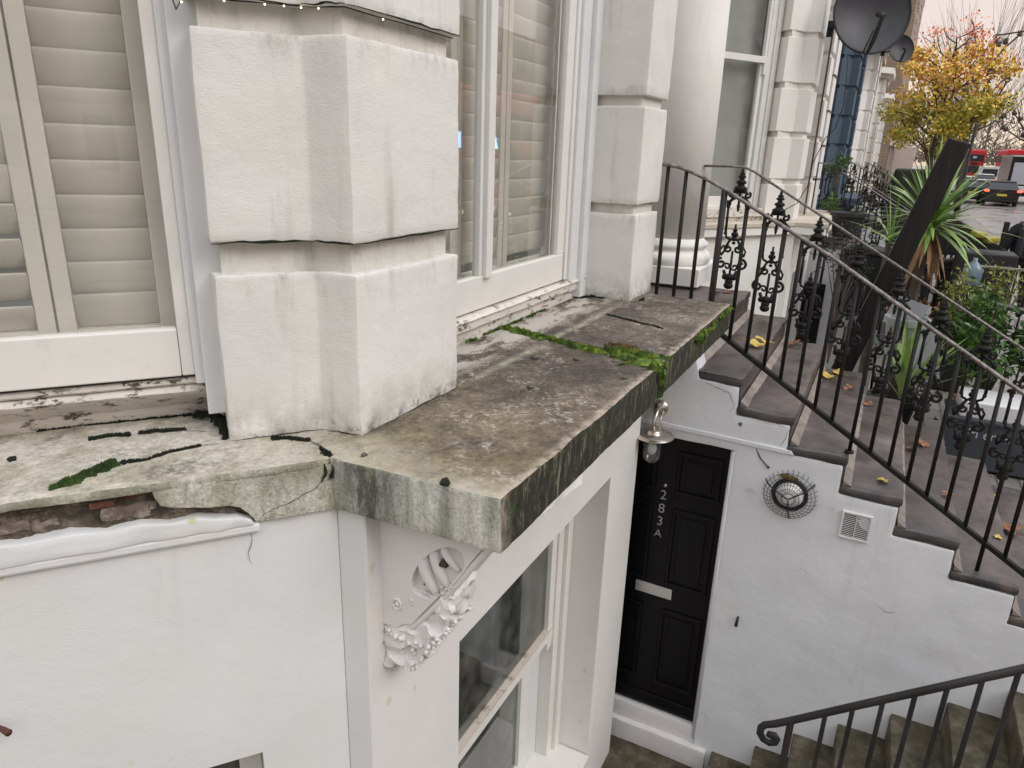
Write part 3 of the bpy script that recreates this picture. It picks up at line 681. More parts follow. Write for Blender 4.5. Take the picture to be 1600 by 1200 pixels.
# room behind
g = MB(); g.box(1.3, 4.4, 3.6, 3.7, AZ, -.95); g.box(3.55, 3.6, 1.5, 3.6, AZ, -.95)
obj('room_wall', g, simple('basement_room', (.50, .51, .50), .8), H1)
g = MB(); g.box(1.3, 3.5, 1.62, 2.4, -3.30, -3.26); obj('worktop', g, simple('dark_worktop', (.045, .035, .03), .4), H1)
g = MB(); g.box(2.35, 2.45, 1.31, 1.37, -2.50, -2.46); obj('sash_lock', g, M['black'], W3, bevel=.01)
for yy, zz in ((1.75, -2.2), (2.25, -2.35)):
    g = MB(); g.box(1.6, 3.5, yy, yy + .03, zz, zz + .05); obj('curtain_rail', g, M['frame'], H1, bevel=.004)

# ---- scrolled bracket under the near end of the ledge
BR = bpy.data.objects.new('bracket', None); COL.objects.link(BR); BR.parent = H1
bx0, bx1 = 1.322, 1.452
# side profile: outer block with a hollow eye
out_ = [(1.056, -.893), (.70, -.893), (.722, -.925), (.740, -.932), (.775, -.985), (.80, -1.03), (.845, -1.085), (.905, -1.165), (.955, -1.235), (.985, -1.245), (1.0, -1.262), (1.056, -1.268)]
hole = []
for i in range(20):
    t_ = 2 * math.pi * i / 20; hole.append((.878 + .092 * math.cos(t_) + .035 * math.sin(t_), -1.045 - .02 + .098 * math.sin(t_) - .02 * math.cos(t_)))
def bracket_bm():
    bm = bmesh.new(); vo = [bm.verts.new((bx0, y, z)) for y, z in out_]; vh = [bm.verts.new((bx0, y, z)) for y, z in hole]
    eo = [bm.edges.new((vo[i], vo[(i + 1) % len(vo)])) for i in range(len(vo))]; eh = [bm.edges.new((vh[i], vh[(i + 1) % 20])) for i in range(20)]
    bmesh.ops.triangle_fill(bm, use_beauty=True, edges=eo + eh)
    r = bmesh.ops.extrude_face_region(bm, geom=bm.faces[:])
    for v in r['geom']:
        if isinstance(v, bmesh.types.BMVert): v.co.x = bx0 + .022
    bmesh.ops.recalc_face_normals(bm, faces=bm.faces); return bm
hole = [(.872 + .075 * math.cos(t) - .030 * math.sin(t), -1.045 + .028 * math.cos(t) * -1 + .085 * math.sin(t)) for t in [2 * math.pi * i / 20 for i in range(20)]]
bm = bracket_bm(); o = bmobj('bracket_side', bm, M['stucco_front'], BR, smooth=False)
bv = o.modifiers.new('bevel', 'BEVEL'); bv.width = .004; bv.segments = 2; bv.limit_method = 'ANGLE'
g = MB(); yz_prism(g, out_, bx0 + .050, bx1 - .015); obj('bracket_core', g, M['stucco_core'], BR, bevel=.005)
# shallow eye with overlapping petals and two dark piercings
g = MB(); yz_prism(g, [(.97, -.955), (.78, -.955), (.78, -1.0), (.86, -1.15), (.97, -1.15)], bx0 + .020, bx0 + .052); obj('eye_plate', g, M['stucco_core'], BR)
def petal(y0, z0, y1, z1, bow, r):
    g = MB(); pts = []
    for i in range(9):
        t = i / 8; pts.append((bx0 + .016, y0 + (y1 - y0) * t + bow * math.sin(math.pi * t), z0 + (z1 - z0) * t))
    g.tube(pts, [r * (.25 + .9 * math.sin(math.pi * (i + .8) / 9.6)) for i in range(9)], 8)
    obj('scroll', g, M['stucco_front'], BR, smooth=True)
petal(.925, -.985, .875, -1.13, .018, .017); petal(.895, -.968, .845, -1.09, .012, .015); petal(.868, -.962, .815, -1.03, .008, .011)
for (y, z, q) in ((.905, -1.085, .015), (.862, -1.015, .014)):
    g = MB(); yz_prism(g, [(y - q, z - q * .8), (y + q, z - q), (y - q * .2, z + q)][::-1], bx0 + .006, bx0 + .019); obj('piercing', g, M['mortar'], BR)
g = MB(); rnd = random.Random(8)
for i in range(40):
    t = rnd.random(); g.ball((bx0 + rnd.uniform(.0, .012), .83 + .13 * t + rnd.uniform(-.01, .012), -1.075 - .10 * t + rnd.uniform(-.012, .012)), rnd.uniform(.003, .007), 6, (.7, 1, 1), .7, i)
tag(obj('crumbling_plaster', g, M['stucco_core'], BR), kind='stuff')
g = MB()     # rounded moulding down the slanting front
pts = [(0, .715, -.925), (0, .76, -.985), (0, .83, -1.09), (0, .90, -1.185), (0, .955, -1.25)]
for i in range(5):
    for off in (0,):
        pass
for xx in (bx0 + .012, bx1 - .012): g.tube([(xx, y + .004, z) for _, y, z in pts], .010, 8)
m_ = [(y, z) for _, y, z in pts]; yz_prism(g, m_ + [(y + .02, z) for y, z in m_[::-1]], bx0 + .01, bx1 - .01)
obj('front_moulding', g, M['stucco_front'], BR, smooth=False, bevel=.003)
g = MB(); ring = [(bx0 - .002, 1.000 + .013 * math.cos(t), -1.185 + .017 * math.sin(t)) for t in [2 * math.pi * i / 16 for i in range(17)]]; g.tube(ring, .003, 6)
g.ball((bx0, 1.0, -1.185), .007, 8); obj('rosette', g, M['stucco_front'], BR, smooth=True)
# drooping acanthus leaf below
g = MB(); rnd = random.Random(3)
lm_ = Matrix(((0, 0, 1, 0), (1, 0, 0, 0), (0, 1, 0, 0), (0, 0, 0, 1)))
lb = rough_prism([(1.056, -1.255), (.965, -1.235), (.90, -1.17), (.855, -1.10), (.83, -1.07), (.825, -1.10), (.835, -1.16), (.87, -1.25), (.92, -1.34), (.985, -1.405), (1.056, -1.42)], bx0 + .006, bx1 - .006, .0085, 0, .012, seed=77, mat=lm_)
for v in lb.verts:
    q_ = v.co; n_ = mnoise.noise_vector(Vector((q_.x * 34, q_.y * 26, q_.z * 34))); m_2 = mnoise.noise_vector(q_ * 75)
    v.co = q_ + n_ * .016 + m_2 * .006
    if v.co.y > 1.05: v.co.y = 1.052
bmobj('acanthus_leaf', lb, M['stucco_front'], BR)
for q in range(260):
    t = rnd.random() ** .8; u = rnd.random(); side = rnd.random()
    wdt = (bx1 - bx0) * .5 * (1 - .55 * t * t); xc = (bx0 + bx1) / 2
    yc = .842 + .13 * t; zc = -1.20 - .20 * t
    if side < .6: px_ = xc + (u * 2 - 1) * wdt; yy_ = yc + rnd.uniform(-.004, .008)
    else: px_ = xc + (wdt if side > .8 else -wdt); yy_ = yc + rnd.random() * (1.05 - yc)
    d_ = Vector((px_ - xc, 0, -.06)).normalized() * rnd.uniform(.008, .018); p_ = Vector((px_, yy_, zc + (rnd.uniform(-.03, .02) if side >= .6 else 0)))
    if side >= .6 and p_.z > -1.262: continue
    g.tube([p_, p_ + d_ * .5 + Vector((0, -.005 if side < .6 else 0, 0)), p_ + d_ + Vector((0, .003, -.003))], [.003, rnd.uniform(.006, .011), .002], 5)
for row in range(0):
    for side in (0, 1):        # leaf lobes on the side faces too
        xx = bx0 + .012 if side == 0 else bx1 - .012
        for q in range(3):
            y2 = yc + .04 + q * .045
            if y2 > 1.045: continue
            z2 = zc - .012 * q
            if z2 > -1.262: continue
            g.tube([(xx, y2 + .015, z2 + .02), (xx - (.006 if side == 0 else -.006), y2, z2), (xx - (.004 if side == 0 else -.004), y2 - .012, z2 - .022)], [.004, .010, .004], 6)
obj('acanthus_leaf', g, M['stucco_front'], BR, smooth=True)
bm = rough_prism([(bx0 + .03, .72), (bx0 + .16, .69), (bx0 + .34, .675), (bx0 + .46, .665), (bx0 + .46, .80), (bx0 + .03, .95)], -.935, -.885, .02, .012, .008, seed=31, freq=22)
bmobj('broken_bed_moulding', bm, M['stucco_front'], H1)

# ================================================================== ENTRANCE STEPS
XN, XF = 3.87, 5.66
T0 = -.99; RISE = .1672; GO = .2905; Y0 = .842
ST = thing('entrance_steps', 'flight of wet brown stone steps climbing to the front door beside the basement wall', 'steps')
def step_set(parent, dx=0, wet=True):
    for k_ in range(0, 9):
        yn = Y0 - GO * k_; z = T0 - RISE * k_
        yb = yn + GO + .02 if k_ else 2.8
        poly = [(XN + dx, yn), (XF + dx, yn), (XF + dx, yb), (XN + dx, yb)]
        if dx == 0:
            bm = rough_prism(poly, z - .052, z, .045 if k_ else .09, .009, .018, seed=40 + k_, freq=5)
            b2 = rough_prism([(XN + .010, yn + .008), (XF - .01, yn + .008), (XF - .01, yb), (XN + .010, yb)], z - .175, z - .053, .09, .003, .006, seed=44 + k_, freq=5)
            t_ = bpy.data.meshes.new('t'); b2.to_mesh(t_); b2.free(); bm.from_mesh(t_); bpy.data.meshes.remove(t_)
            bmobj('step', bm, M['step'], parent)
            if k_:
                g = MB(); yz_prism(g, [(yb - .06, z + .002), (yb - .018, z + .002), (yb - .018, z + .028)], XN + .02, XF - .01); obj('mortar_fillet', g, M['fillet'], parent)
        else:
            g = MB(); g.prism(poly, z - .168, z); obj('step', g, M['step'], parent)
step_set(ST)
# side wall of the steps with the door opening
SW = MB(); prof = []
ys = [1.60]; top = [(1.60, -.96), (1.02, -.965), (.86, -.99), (.80, -1.16)]
for k_ in range(1, 10):
    yn = Y0 - GO * k_; z = T0 - RISE * k_ - .052
    top += [(yn + GO + .014 if k_ > 1 else .79, z + .004), (yn + .016, z - .004), (yn + .014, z - .10)]
DY0, DY1, DZ0, DZ1 = .543, 1.32, -3.545, -1.587
top = [(y, z) for y, z in top]
profile = top + [(-2.2, -2.62), (-2.2, AZ), (DY0, AZ), (DY0, DZ1), (DY1, DZ1), (DY1, AZ), (1.60, AZ)]
m = Matrix(((0, 0, 1, 0), (1, 0, 0, 0), (0, 1, 0, 0), (0, 0, 0, 1)))
bm = rough_prism(profile, XN + .003, XN + .20, .04, .005, .008, seed=50, freq=5, mat=m)
bmobj('side_wall', bm, M['stucco_side'], ST)
g = MB(); yz_prism(g, [(.97, -1.50), (.25, -1.515), (.235, -1.54), (.97, -1.527)], XN - .008, XN + .03); yz_prism(g, [(1.30, -1.505), (.96, -1.50), (.96, -1.527), (1.30, -1.53)], XN - .006, XN + .03)
obj('drip_moulding', g, M['stucco_side'], ST, bevel=.003)
g = MB(); g.tube([(XN + .035, DY0 - .004, AZ + .2), (XN + .035, DY0 - .004, DZ1 + .0)], .03, 12); obj('rounded_jamb', g, M['stucco_side'], ST, smooth=True)
bm = rough_prism([(XN - .03, .455), (XN + .2, .455), (XN + .2, 1.5), (XN - .03, 1.5)], AZ + .005, -3.70, .06, .003, .008, seed=61); bmobj('plinth', bm, M['stucco_front'], ST)
bm = rough_prism([(XN + .02, .545), (XN + .2, .545), (XN + .2, 1.5), (XN + .0, 1.5)], -3.70, -3.575, .06, .003, .008, seed=62); bmobj('threshold', bm, M['stucco_front'], ST)

def wc(y, z): return (XN + .0005, y, z)
for pts in ([(.80, -1.20), (.70, -1.23), (.62, -1.25), (.58, -1.32), (.60, -1.36)], [(.55, -1.345), (.45, -1.37), (.35, -1.375), (.28, -1.40)], [(.285, -1.40), (.29, -1.45), (.31, -1.50)], [(-.30, -2.30), (-.36, -2.33), (-.40, -2.32)], [(.10, -2.2), (.06, -2.22)], [(-1.2, -2.4), (-1.1, -2.44), (-1.02, -2.45)]):
    ribbon('crack', [wc(y, z) for y, z in pts], .0022, M['groove_dark'], ST, up=Vector((-1, 0, 0)), lift=.003)
g = MB(); g.ball((XN + .004, .535, -1.42), .012, 8, (.6, 1, 1.1), .8); obj('loose_plaster', g, M['moss_brown'], ST)
# basement door (283A), a part of the house with its own pieces
DR = bpy.data.objects.new('door', None); COL.objects.link(DR); DR.parent = H1
dx0 = XN + .05
g = MB(); g.box(dx0, dx0 + .045, DY0 + .002, DY1, DZ0 - .02, DZ1); obj('door_leaf', g, M['black_door'], DR)
pc = .925; dw = .375
def dpanel(y0, y1, z0, z1):
    # raised stiles leave a recessed panel with a bevelled field
    g = MB(); e = .022
    for (a, b, c_, d_) in ((y0, y1, z1 - e, z1), (y0, y1, z0, z0 + e), (y0, y0 + e, z0 + e, z1 - e), (y1 - e, y1, z0 + e, z1 - e)):
        g.box(dx0 - .016, dx0 + .001, a, b, c_, d_)
    g.box(dx0 - .008, dx0 + .001, y0 + .05, y1 - .05, z0 + .05, z1 - .05)
    obj('door_panel', g, M['black_door'], DR, bevel=.006)
for (z0, z1) in ((-1.96, -1.68), (-2.60, -2.06), (-3.36, -2.78)):
    dpanel(.985, 1.235, z0, z1); dpanel(.60, .862, z0, z1)
g = MB(); g.box(dx0 - .008, dx0, .808, 1.045, -2.70, -2.625); g.box(dx0 - .011, dx0 - .008, .825, 1.028, -2.685, -2.64); obj('letter_plate', g, M['brass'], DR, bevel=.002)
g = MB(); g.box(dx0 - .012, dx0 + .0, DY0 + .01, DY1, -3.545, -3.46); obj('weather_bar', g, M['black_door'], DR, bevel=.006)
g = MB(); g.lathe([(.011, 0), (.011, .006), (.006, .010)], 16, Matrix.Translation((dx0, .924, -1.922)) @ Matrix.Rotation(R_(-90), 4, 'Y')); obj('door_viewer', g, M['digits'], DR, smooth=True)
def text(name, body, size, mat, parent, M4, ext=.002, bold=.0):
    cu = bpy.data.curves.new(name, 'FONT'); cu.body = body; cu.size = size; cu.extrude = ext; cu.offset = bold; cu.align_x = 'CENTER'; cu.align_y = 'CENTER'
    tmp = bpy.data.objects.new('tmp', cu); COL.objects.link(tmp); bpy.context.view_layer.update()
    me = bpy.data.meshes.new_from_object(tmp); bpy.data.objects.remove(tmp); me.transform(M4); me.materials.clear(); me.materials.append(mat)
    o = bpy.data.objects.new(name, me); COL.objects.link(o); o.parent = parent; return o
FX = Matrix(((0, 0, -1, 0), (-1, 0, 0, 0), (0, 1, 0, 0), (0, 0, 0, 1)))   # text on a wall that faces -X
for ch, y, z in (('2', .930, -1.990), ('8', .932, -2.082), ('3', .934, -2.170), ('A', .938, -2.258)):
    text('house_number', ch, .088 if ch != 'A' else .074, M['digits'], DR, Matrix.Translation((dx0 - .003, y, z)) @ FX, .003, -.0012)

# ================================================================== near handrail of the entrance steps
def z_rail(y):     # handrail height at Y
    if y > .80: return -.061 - .0 - (1.107 - y) * .30 - max(0, (1.0 - y)) * .12
    return -.1625 + (y - .80) * .5815
RL = thing('stair_railing', 'plain black iron railing with a worn brown handrail on the near side of the steps', 'railing')
XR = 3.95
hp = [(XR, 1.16, -.058), (XR, 1.107, -.061), (XR, 1.05, -.069), (XR, .982, -.090), (XR, .90, -.122), (XR, .793, -.172), (XR, .662, -.243), (XR, .222, -.473), (XR, -.261, -.763), (XR, -.714, -1.030), (XR, -1.6, -1.545)]
def hz(y):
    for (a, b) in zip(hp, hp[1:]):
        if a[1] >= y >= b[1]: t = (a[1] - y) / (a[1] - b[1]); return a[2] + (b[2] - a[2]) * t
    return hp[-1][2]
g = MB(); g.tube(hp, .0165, 10, flat=.62); obj('handrail', g, M['handrail'], RL, smooth=True)
def bzf(y): return -.950 + (y - .716) * .6145
g = MB(); g.tube([(XR, .722, -.946), (XR, -1.6, bzf(-1.6))], .011, 6, flat=1.5); obj('bottom_rail', g, M['iron'], RL)
bys = [1.107, 1.006, .907, .793, .669, .571, .467, .373, .278, .178, .083, -.028]
while bys[-1] > -1.5: bys.append(bys[-1] - .0985)
for i, y in enumerate(bys):
    lo = T0 if i < 4 else bzf(y)
    if i == 11 or i in (18, 25): lo = T0 - RISE * math.ceil((Y0 - y) / GO - .0001)
    r = .0175 if i == 3 else .0105
    g = MB(); g.tube([(XR, y, lo + .0), (XR, y + .002 * math.sin(i), (lo + hz(y)) / 2), (XR, y, hz(y) - .004)], r, 8)
    if i == 11: g.tube([(XR, y, lo), (XR, y, lo + .012)], .024, 8)
    if i < 3: g.tube([(XR, y, lo), (XR, y, lo + .012)], .02, 8)
    obj('baluster', g, M['iron'] if i != 3 else M['iron_grey'], RL, smooth=True)

# ================================================================== far ornamental railing
def spiral(c, r, turns, a0, dirn=1, n=14, x=0):
    return [(x, c[0] + r * (1 - .8 * i / n) * math.cos(a0 + dirn * turns * 2 * math.pi * i / n), c[1] + r * (1 - .8 * i / n) * math.sin(a0 + dirn * turns * 2 * math.pi * i / n)) for i in range(n + 1)]
def ornament_mesh():
    g = MB(); T0_ = g.tube; B0_ = g.ball
    g.tube = lambda p, r, n=6, **k: T0_(p, [q * 1.4 for q in r] if isinstance(r, list) else r * 1.4, n, **k)
    g.ball = lambda c, r, n=6, *a: B0_(c, r * 1.25, n, *a)
    # hangs from z=0 down to z=-.88 (step)
    for z, r in ((-.02, .010), (-.035, .016), (-.055, .022), (-.075, .014), (-.095, .028), (-.118, .020), (-.14, .036), (-.158, .020)):
        g.ball((0, 0, z), r, 8, (.6, 1.1, .55))
    g.tube([(0, 0, 0), (0, 0, -.30)], .007, 6)
    for s in (-1, 1):
        g.tube(spiral((s * .055, -.185), .026, 1.1, math.pi / 2 - s * .5, -s), .0065, 6)
        g.tube([(0, 0, -.16), (0, s * .03, -.165), (0, s * .05, -.16)], .008, 6)
        g.tube([(0, s * .012, -.20), (0, s * .045, -.215), (0, s * .075, -.245), (0, s * .078, -.27)], .009, 6)
        g.tube(spiral((s * .075, -.255), .024, .9, 0, s), .007, 6)
        g.tube([(0, s * .072, -.265), (0, s * .070, -.46)], .0075, 6)
        g.ball((0, s * .072, -.275), .013, 6); g.ball((0, s * .07, -.47), .012, 6)
        # lower scroll cluster
        g.tube([(0, 0, -.50), (0, s * .03, -.52), (0, s * .045, -.55), (0, s * .06, -.60), (0, s * .085, -.64)], .007, 6)
        g.tube(spiral((s * .035, -.585), .032, 1.3, math.pi / 2, -s), .007, 6)
        g.tube(spiral((s * .075, -.70), .042, 1.2, math.pi / 2, -s, 16), .008, 6)
        g.tube(spiral((s * .028, -.72), .028, 1.1, 0, s), .006, 6)
        g.tube([(0, s * .085, -.64), (0, s * .095, -.60), (0, s * .07, -.56)], .006, 6)
        g.tube([(0, s * .07, -.46), (0, s * .06, -.50), (0, s * .02, -.52)], .007, 6)
        g.tube([(0, s * .05, -.75), (0, s * .03, -.80), (0, 0, -.83)], .010, 6)
        g.ball((0, s * .035, -.80), .02, 6, (.6, 1, 1))
    g.tube([(0, 0, -.26), (0, 0, -.31)], [.012, .003], 6)
    for z, r in ((-.42, .007), (-.445, .015), (-.475, .022), (-.51, .018), (-.54, .012), (-.80, .03), (-.835, .026), (-.865, .03)): g.ball((0, 0, z), r, 8, (.6, 1, .8))
    g.tube([(0, 0, -.40), (0, 0, -.50)], .006, 6); g.tube([(0, 0, -.6), (0, 0, -.88)], .007, 6)
    return g.mesh('ornamental_baluster', M['iron'], True)
ORN = ornament_mesh()
def far_railing(dx, label, group=None, n=9, detail=True):
    r = thing('ornamental_railing', label, 'railing', (dx, 0, 0), group)
    hp2 = [(5.62, 1.30, -.082), (5.62, 1.10, -.078), (5.62, 1.00, -.082), (5.62, .93, -.11), (5.62, .71, -.235), (5.62, -.02, -.640), (5.62, -.56, -.945), (5.62, -1.6, -1.53)]
    g = MB(); g.tube(hp2, .0135, 8, flat=.7); obj('handrail', g, M['handrail'], r, smooth=True)
    for k_ in range(n):
        y = 1.015 - .2905 * k_; z = -.085 if k_ == 0 else -.235 + (y - .71) * .560
        o = link('ornamental_baluster', ORN, r, (5.62, y, z - .008))
    return r
far_railing(0, 'ornate black cast iron railing with scrolled balusters on the far side of the nearest steps')

# ================================================================== area steps and their railing (bottom right)
AS = thing('area_steps', 'mossy brown concrete steps down to the basement door at lower right', 'steps')
ay = [.169, -.032, -.252, -.494, -.735, -.978, -1.22, -1.46, -1.70, -1.94]
azs = [-3.517, -3.325, -3.142, -2.955, -2.765, -2.575, -2.45, -2.33]
for i, z in enumerate(azs):
    y0 = ay[i]; bm = rough_prism([(2.9, y0 + (.0)), (XN + .02, y0), (XN + .02, y0 - .30), (2.9, y0 - .30)][::-1], z - .19, z, .05, .005, .012, seed=70 + i)
    bmobj('step', bm, M['area_step'], AS)
bm = rough_prism([(2.9, .42), (XN + .02, .42), (XN + .02, -.1), (2.9, -.1)][::-1], -3.86, -3.69, .06, .004, .01, seed=69); bmobj('step', bm, M['area_step'], AS)
AR = thing('area_railing', 'black iron railing ending in a scroll beside the basement steps', 'railing')
XA = 3.2
g = MB()
def ahz(y): return -2.676 + (0 - y) * .80
pts = [(XA, -1.5, ahz(-1.5)), (XA, -.4, ahz(-.4)), (XA, .0, ahz(0) - .004), (XA, .07, ahz(.07) - .002), (XA, .112, -2.76), (XA, .128, -2.785), (XA, .128, -2.82), (XA, .108, -2.85), (XA, .078, -2.86), (XA, .052, -2.845), (XA, .045, -2.818), (XA, .058, -2.80), (XA, .078, -2.806), (XA, .080, -2.822)]
g.tube(pts, [.012] * 4 + [.0115] * 6 + [.011, .011, .013, .012], 8, flat=1.7); obj('handrail', g, M['iron_grey'], AR, smooth=True)
yb = -.008
for i, y in enumerate([-.003, -.146, -.254, -.367, -.483, -.593, -.707, -.820, -.935, -1.05, -1.165, -1.28]):
    lo = -3.52
    for a_, z_ in zip(ay, azs):
        if y < a_: lo = z_
    g = MB(); g.tube([(XA, y, lo - .02), (XA, y, ahz(y) - .008)], .017 if i == 0 else .0115, 4 if i == 0 else 8); obj('baluster', g, M['iron_grey'], AR)

# ================================================================== wall fittings
# outside lamp
LP = thing('wall_lamp', 'steel outside lamp with a clear glass jar on the wall above the black door', 'lamp')
g = MB(); g.lathe([(0.001, 0), (.048, 0), (.050, .006), (.047, .022), (.030, .034), (.001, .037)], 24, Matrix.Translation((XN + .010, .992, -1.412)) @ Matrix.Rotation(R_(-90), 4, 'Y'), cap=False)
obj('wall_plate', g, M['steel'], LP, smooth=True)
g = MB(); pts = []
for i in range(9):
    t = math.pi * i / 16; pts.append((XN - .02 - .085 * math.sin(t), .988, -1.41 - .0 + .0 - .085 * (1 - math.cos(t)) + .0))
pts = [(XN - .01, .988, -1.412), (XN - .05, .988, -1.405), (XN - .085, .988, -1.412), (XN - .11, .988, -1.435), (XN - .12, .988, -1.47), (XN - .12, .988, -1.515)]
g.tube(pts, .012, 10); obj('arm', g, M['steel'], LP, smooth=True)
lc = Matrix.Translation((XN - .12, .985, 0))
g = MB(); g.lathe([(.001, -1.505), (.040, -1.507), (.047, -1.518), (.047, -1.530), (.058, -1.531), (.116, -1.543), (.118, -1.547), (.060, -1.540), (.044, -1.545)], 28, lc, cap=False); obj('shade', g, M['steel'], LP, smooth=True)
g = MB(); g.lathe([(.054, -1.54), (.055, -1.65), (.051, -1.683), (.036, -1.706), (.015, -1.717), (.001, -1.719)], 24, lc, cap=False); obj('glass_jar', g, M['glass_clear'], LP, smooth=True)
g = MB(); g.tube([(XN - .12, .985, -1.54), (XN - .12, .985, -1.585)], .016, 10); g.ball((XN - .12, .985, -1.625), .027, 10, (1, 1, 1.6)); obj('bulb', g, M['white_plastic'], LP, smooth=True)
g = MB(); g.tube([(XN - .10, .960, -1.53), (XN - .10, .960, -1.46), (XN - .07, .963, -1.43), (XN - .02, .975, -1.425)], .004, 6); obj('stay', g, M['steel'], LP, smooth=True)
# round fan guard
FG = thing('extractor_fan_guard', 'round black wire cage over a white extractor fan outlet on the side wall', 'fan guard')
fc = Vector((XN + .011, .222, -1.772)); fr = .148
g = MB()
def fp(rho, a): return fc + Vector((-.085 * (1 - rho * rho) ** .5 if rho < 1 else 0, fr * rho * math.cos(a), fr * rho * math.sin(a)))
for rho in (1.0, .90, .78, .66, .53, .38, .22): g.tube([fp(rho, 2 * math.pi * i / 32) for i in range(33)], .0050 if rho == 1 else .0014, 5, cap=False)
for kx in range(32): a_ = 2 * math.pi * kx / 32; g.tube([fp(r, a_) for r in (1, .9, .75, .6, .4, .2)], .0014, 4)
for kx in range(3): a_ = 2 * math.pi * kx / 3 + .4; g.tube([fp(r, a_) for r in (1, .9, .75, .6, .4, .2, .02)], .004, 6)
obj('wire_cage', g, M['black'], FG, smooth=True)
fm = Matrix.Translation(fc + Vector((.004, -.0, 0))) @ Matrix.Rotation(R_(-90), 4, 'Y')
g = MB(); g.lathe([(.096, .0), (.096, .024), (.078, .028), (.076, .006)], 28, fm, cap=False); obj('outlet_ring', g, M['black'], FG, smooth=True)
g = MB(); g.lathe([(.074, .004), (.073, .026), (.060, .052), (.036, .066), (.001, .069)], 28, fm, cap=False); obj('outlet_cowl', g, M['bright_white'], FG, smooth=True)
g = MB(); g.ball(fc + Vector((-.03, .02, .108)), .034, 10, (.35, 1.4, .45), .5); obj('wasps_nest_debris', g, M['moss_brown'], FG)
bpy.data.objects['wasps_nest_debris'].name = 'debris'
for a_ in (1.5, 3.6, -.35):
    g = MB(); g.ball(fp(1.03, a_), .011, 8, (.5, 1, 1)); obj('fixing', g, M['steel'], FG, smooth=True)
# square vent
VG = thing('air_vent', 'small square louvred air vent with a grimy frame on the side wall', 'vent')
vy0, vy1, vz0, vz1 = -.203, -.052, -1.950, -1.790
for (a_, b_, c_, d_) in ((vy0, vy1, vz1 - .012, vz1), (vy0, vy1, vz0, vz0 + .012), (vy0, vy0 + .012, vz0 + .012, vz1 - .012), (vy1 - .012, vy1, vz0 + .012, vz1 - .012)):
    g = MB(); g.box(XN - .012, XN + .011, a_, b_, c_, d_); obj('frame', g, M['white_plastic'], VG, bevel=.003)
g = MB(); g.box(XN + .002, XN + .011, vy0 + .012, vy1 - .012, vz0 + .012, vz1 - .012); obj('backing', g, M['groove_dark'], VG)
g = MB(); g.box(-.0045, .0045, vy0 + .012, vy1 - .012, -.0012, .0012); slm = g.mesh('slat', M['white_plastic'])
for i in range(13):
    o = link('slat', slm, VG, (XN - .003, 0, vz0 + .018 + i * .0104), (0, R_(35), 0))
g = MB(); g.box(XN - .011, XN - .004, (vy0 + vy1) / 2 - .002, (vy0 + vy1) / 2 + .002, vz0 + .012, vz1 - .012); obj('divider', g, M['white_plastic'], VG)
g = MB(); g.tube([(XN + .01, .388, -2.64), (XN - .015, .388, -2.645), (XN - .02, .390, -2.67), (XN - .014, .391, -2.695)], [.006, .007, .008, .011], 8)
tag(obj('wall_hook', g, M['black'], smooth=True), 'small black metal hook low on the side wall right of the black door', 'hook')
g = MB(); g.tube([(XN + .005, .435, -1.545), (XN + .002, .420, -1.57), (XN + .003, .402, -1.60), (XN + .004, .375, -1.625), (XN + .0, .357, -1.64)], .0035, 6); g.ball((XN + .003, .355, -1.642), .008, 8)
tag(obj('cable_stub', g, M['iron_grey'], smooth=True), 'short grey cable stub hanging from the ledge strip above the round fan guard', 'cable')
g = MB(); g.tube([cp(-.60, -1.305, 1.68), cp(-.50, -1.305, 1.60)], .005, 8); q = MB()
g = MB(); p0 = Vector(cp(-.53, -1.300, 1.668)); g.tube([p0, p0 - NV * .03 + TV * .035, p0 - NV * .05 + TV * .052], [.006, .006, .008], 8)
tag(obj('rusty_pin', g, simple('rust', (.08, .03, .02), .8, bump=.5), smooth=True), 'rusty metal pin sticking out of the lower white wall at the left edge', 'metal pin')

# fairy lights tucked in the groove above the upper pier block
FL = thing('string_lights', 'string of tiny warm bulbs lying along the groove above the big white pier block', 'string lights')
wire = [cant(.02, 1.90) + (.33,), cant(.035, 1.86) + (.26,), cant(.05, 1.86) + (.285,), cant(.08, 1.858) + (.292,), cant(.15, 1.853) + (.288,), cant(.24, 1.853) + (.291,), (1.385, 1.262, .291), (1.40, 1.17, .289), (1.50, 1.165, .286), (1.62, 1.165, .287), (1.75, 1.165, .285), (1.85, 1.165, .284)]
g = MB(); g.tube(wire, .0016, 5); obj('wire', g, M['black'], FL)
for i in range(len(wire) - 1):
    for t in (.25, .75):
        if random.random() < .62: continue
        p = Vector(wire[i]).lerp(Vector(wire[i + 1]), t); g = MB(); g.ball(p - Vector((.004, .006, .004)), .0024, 8); obj('bulb', g, M['bulb'], FL)

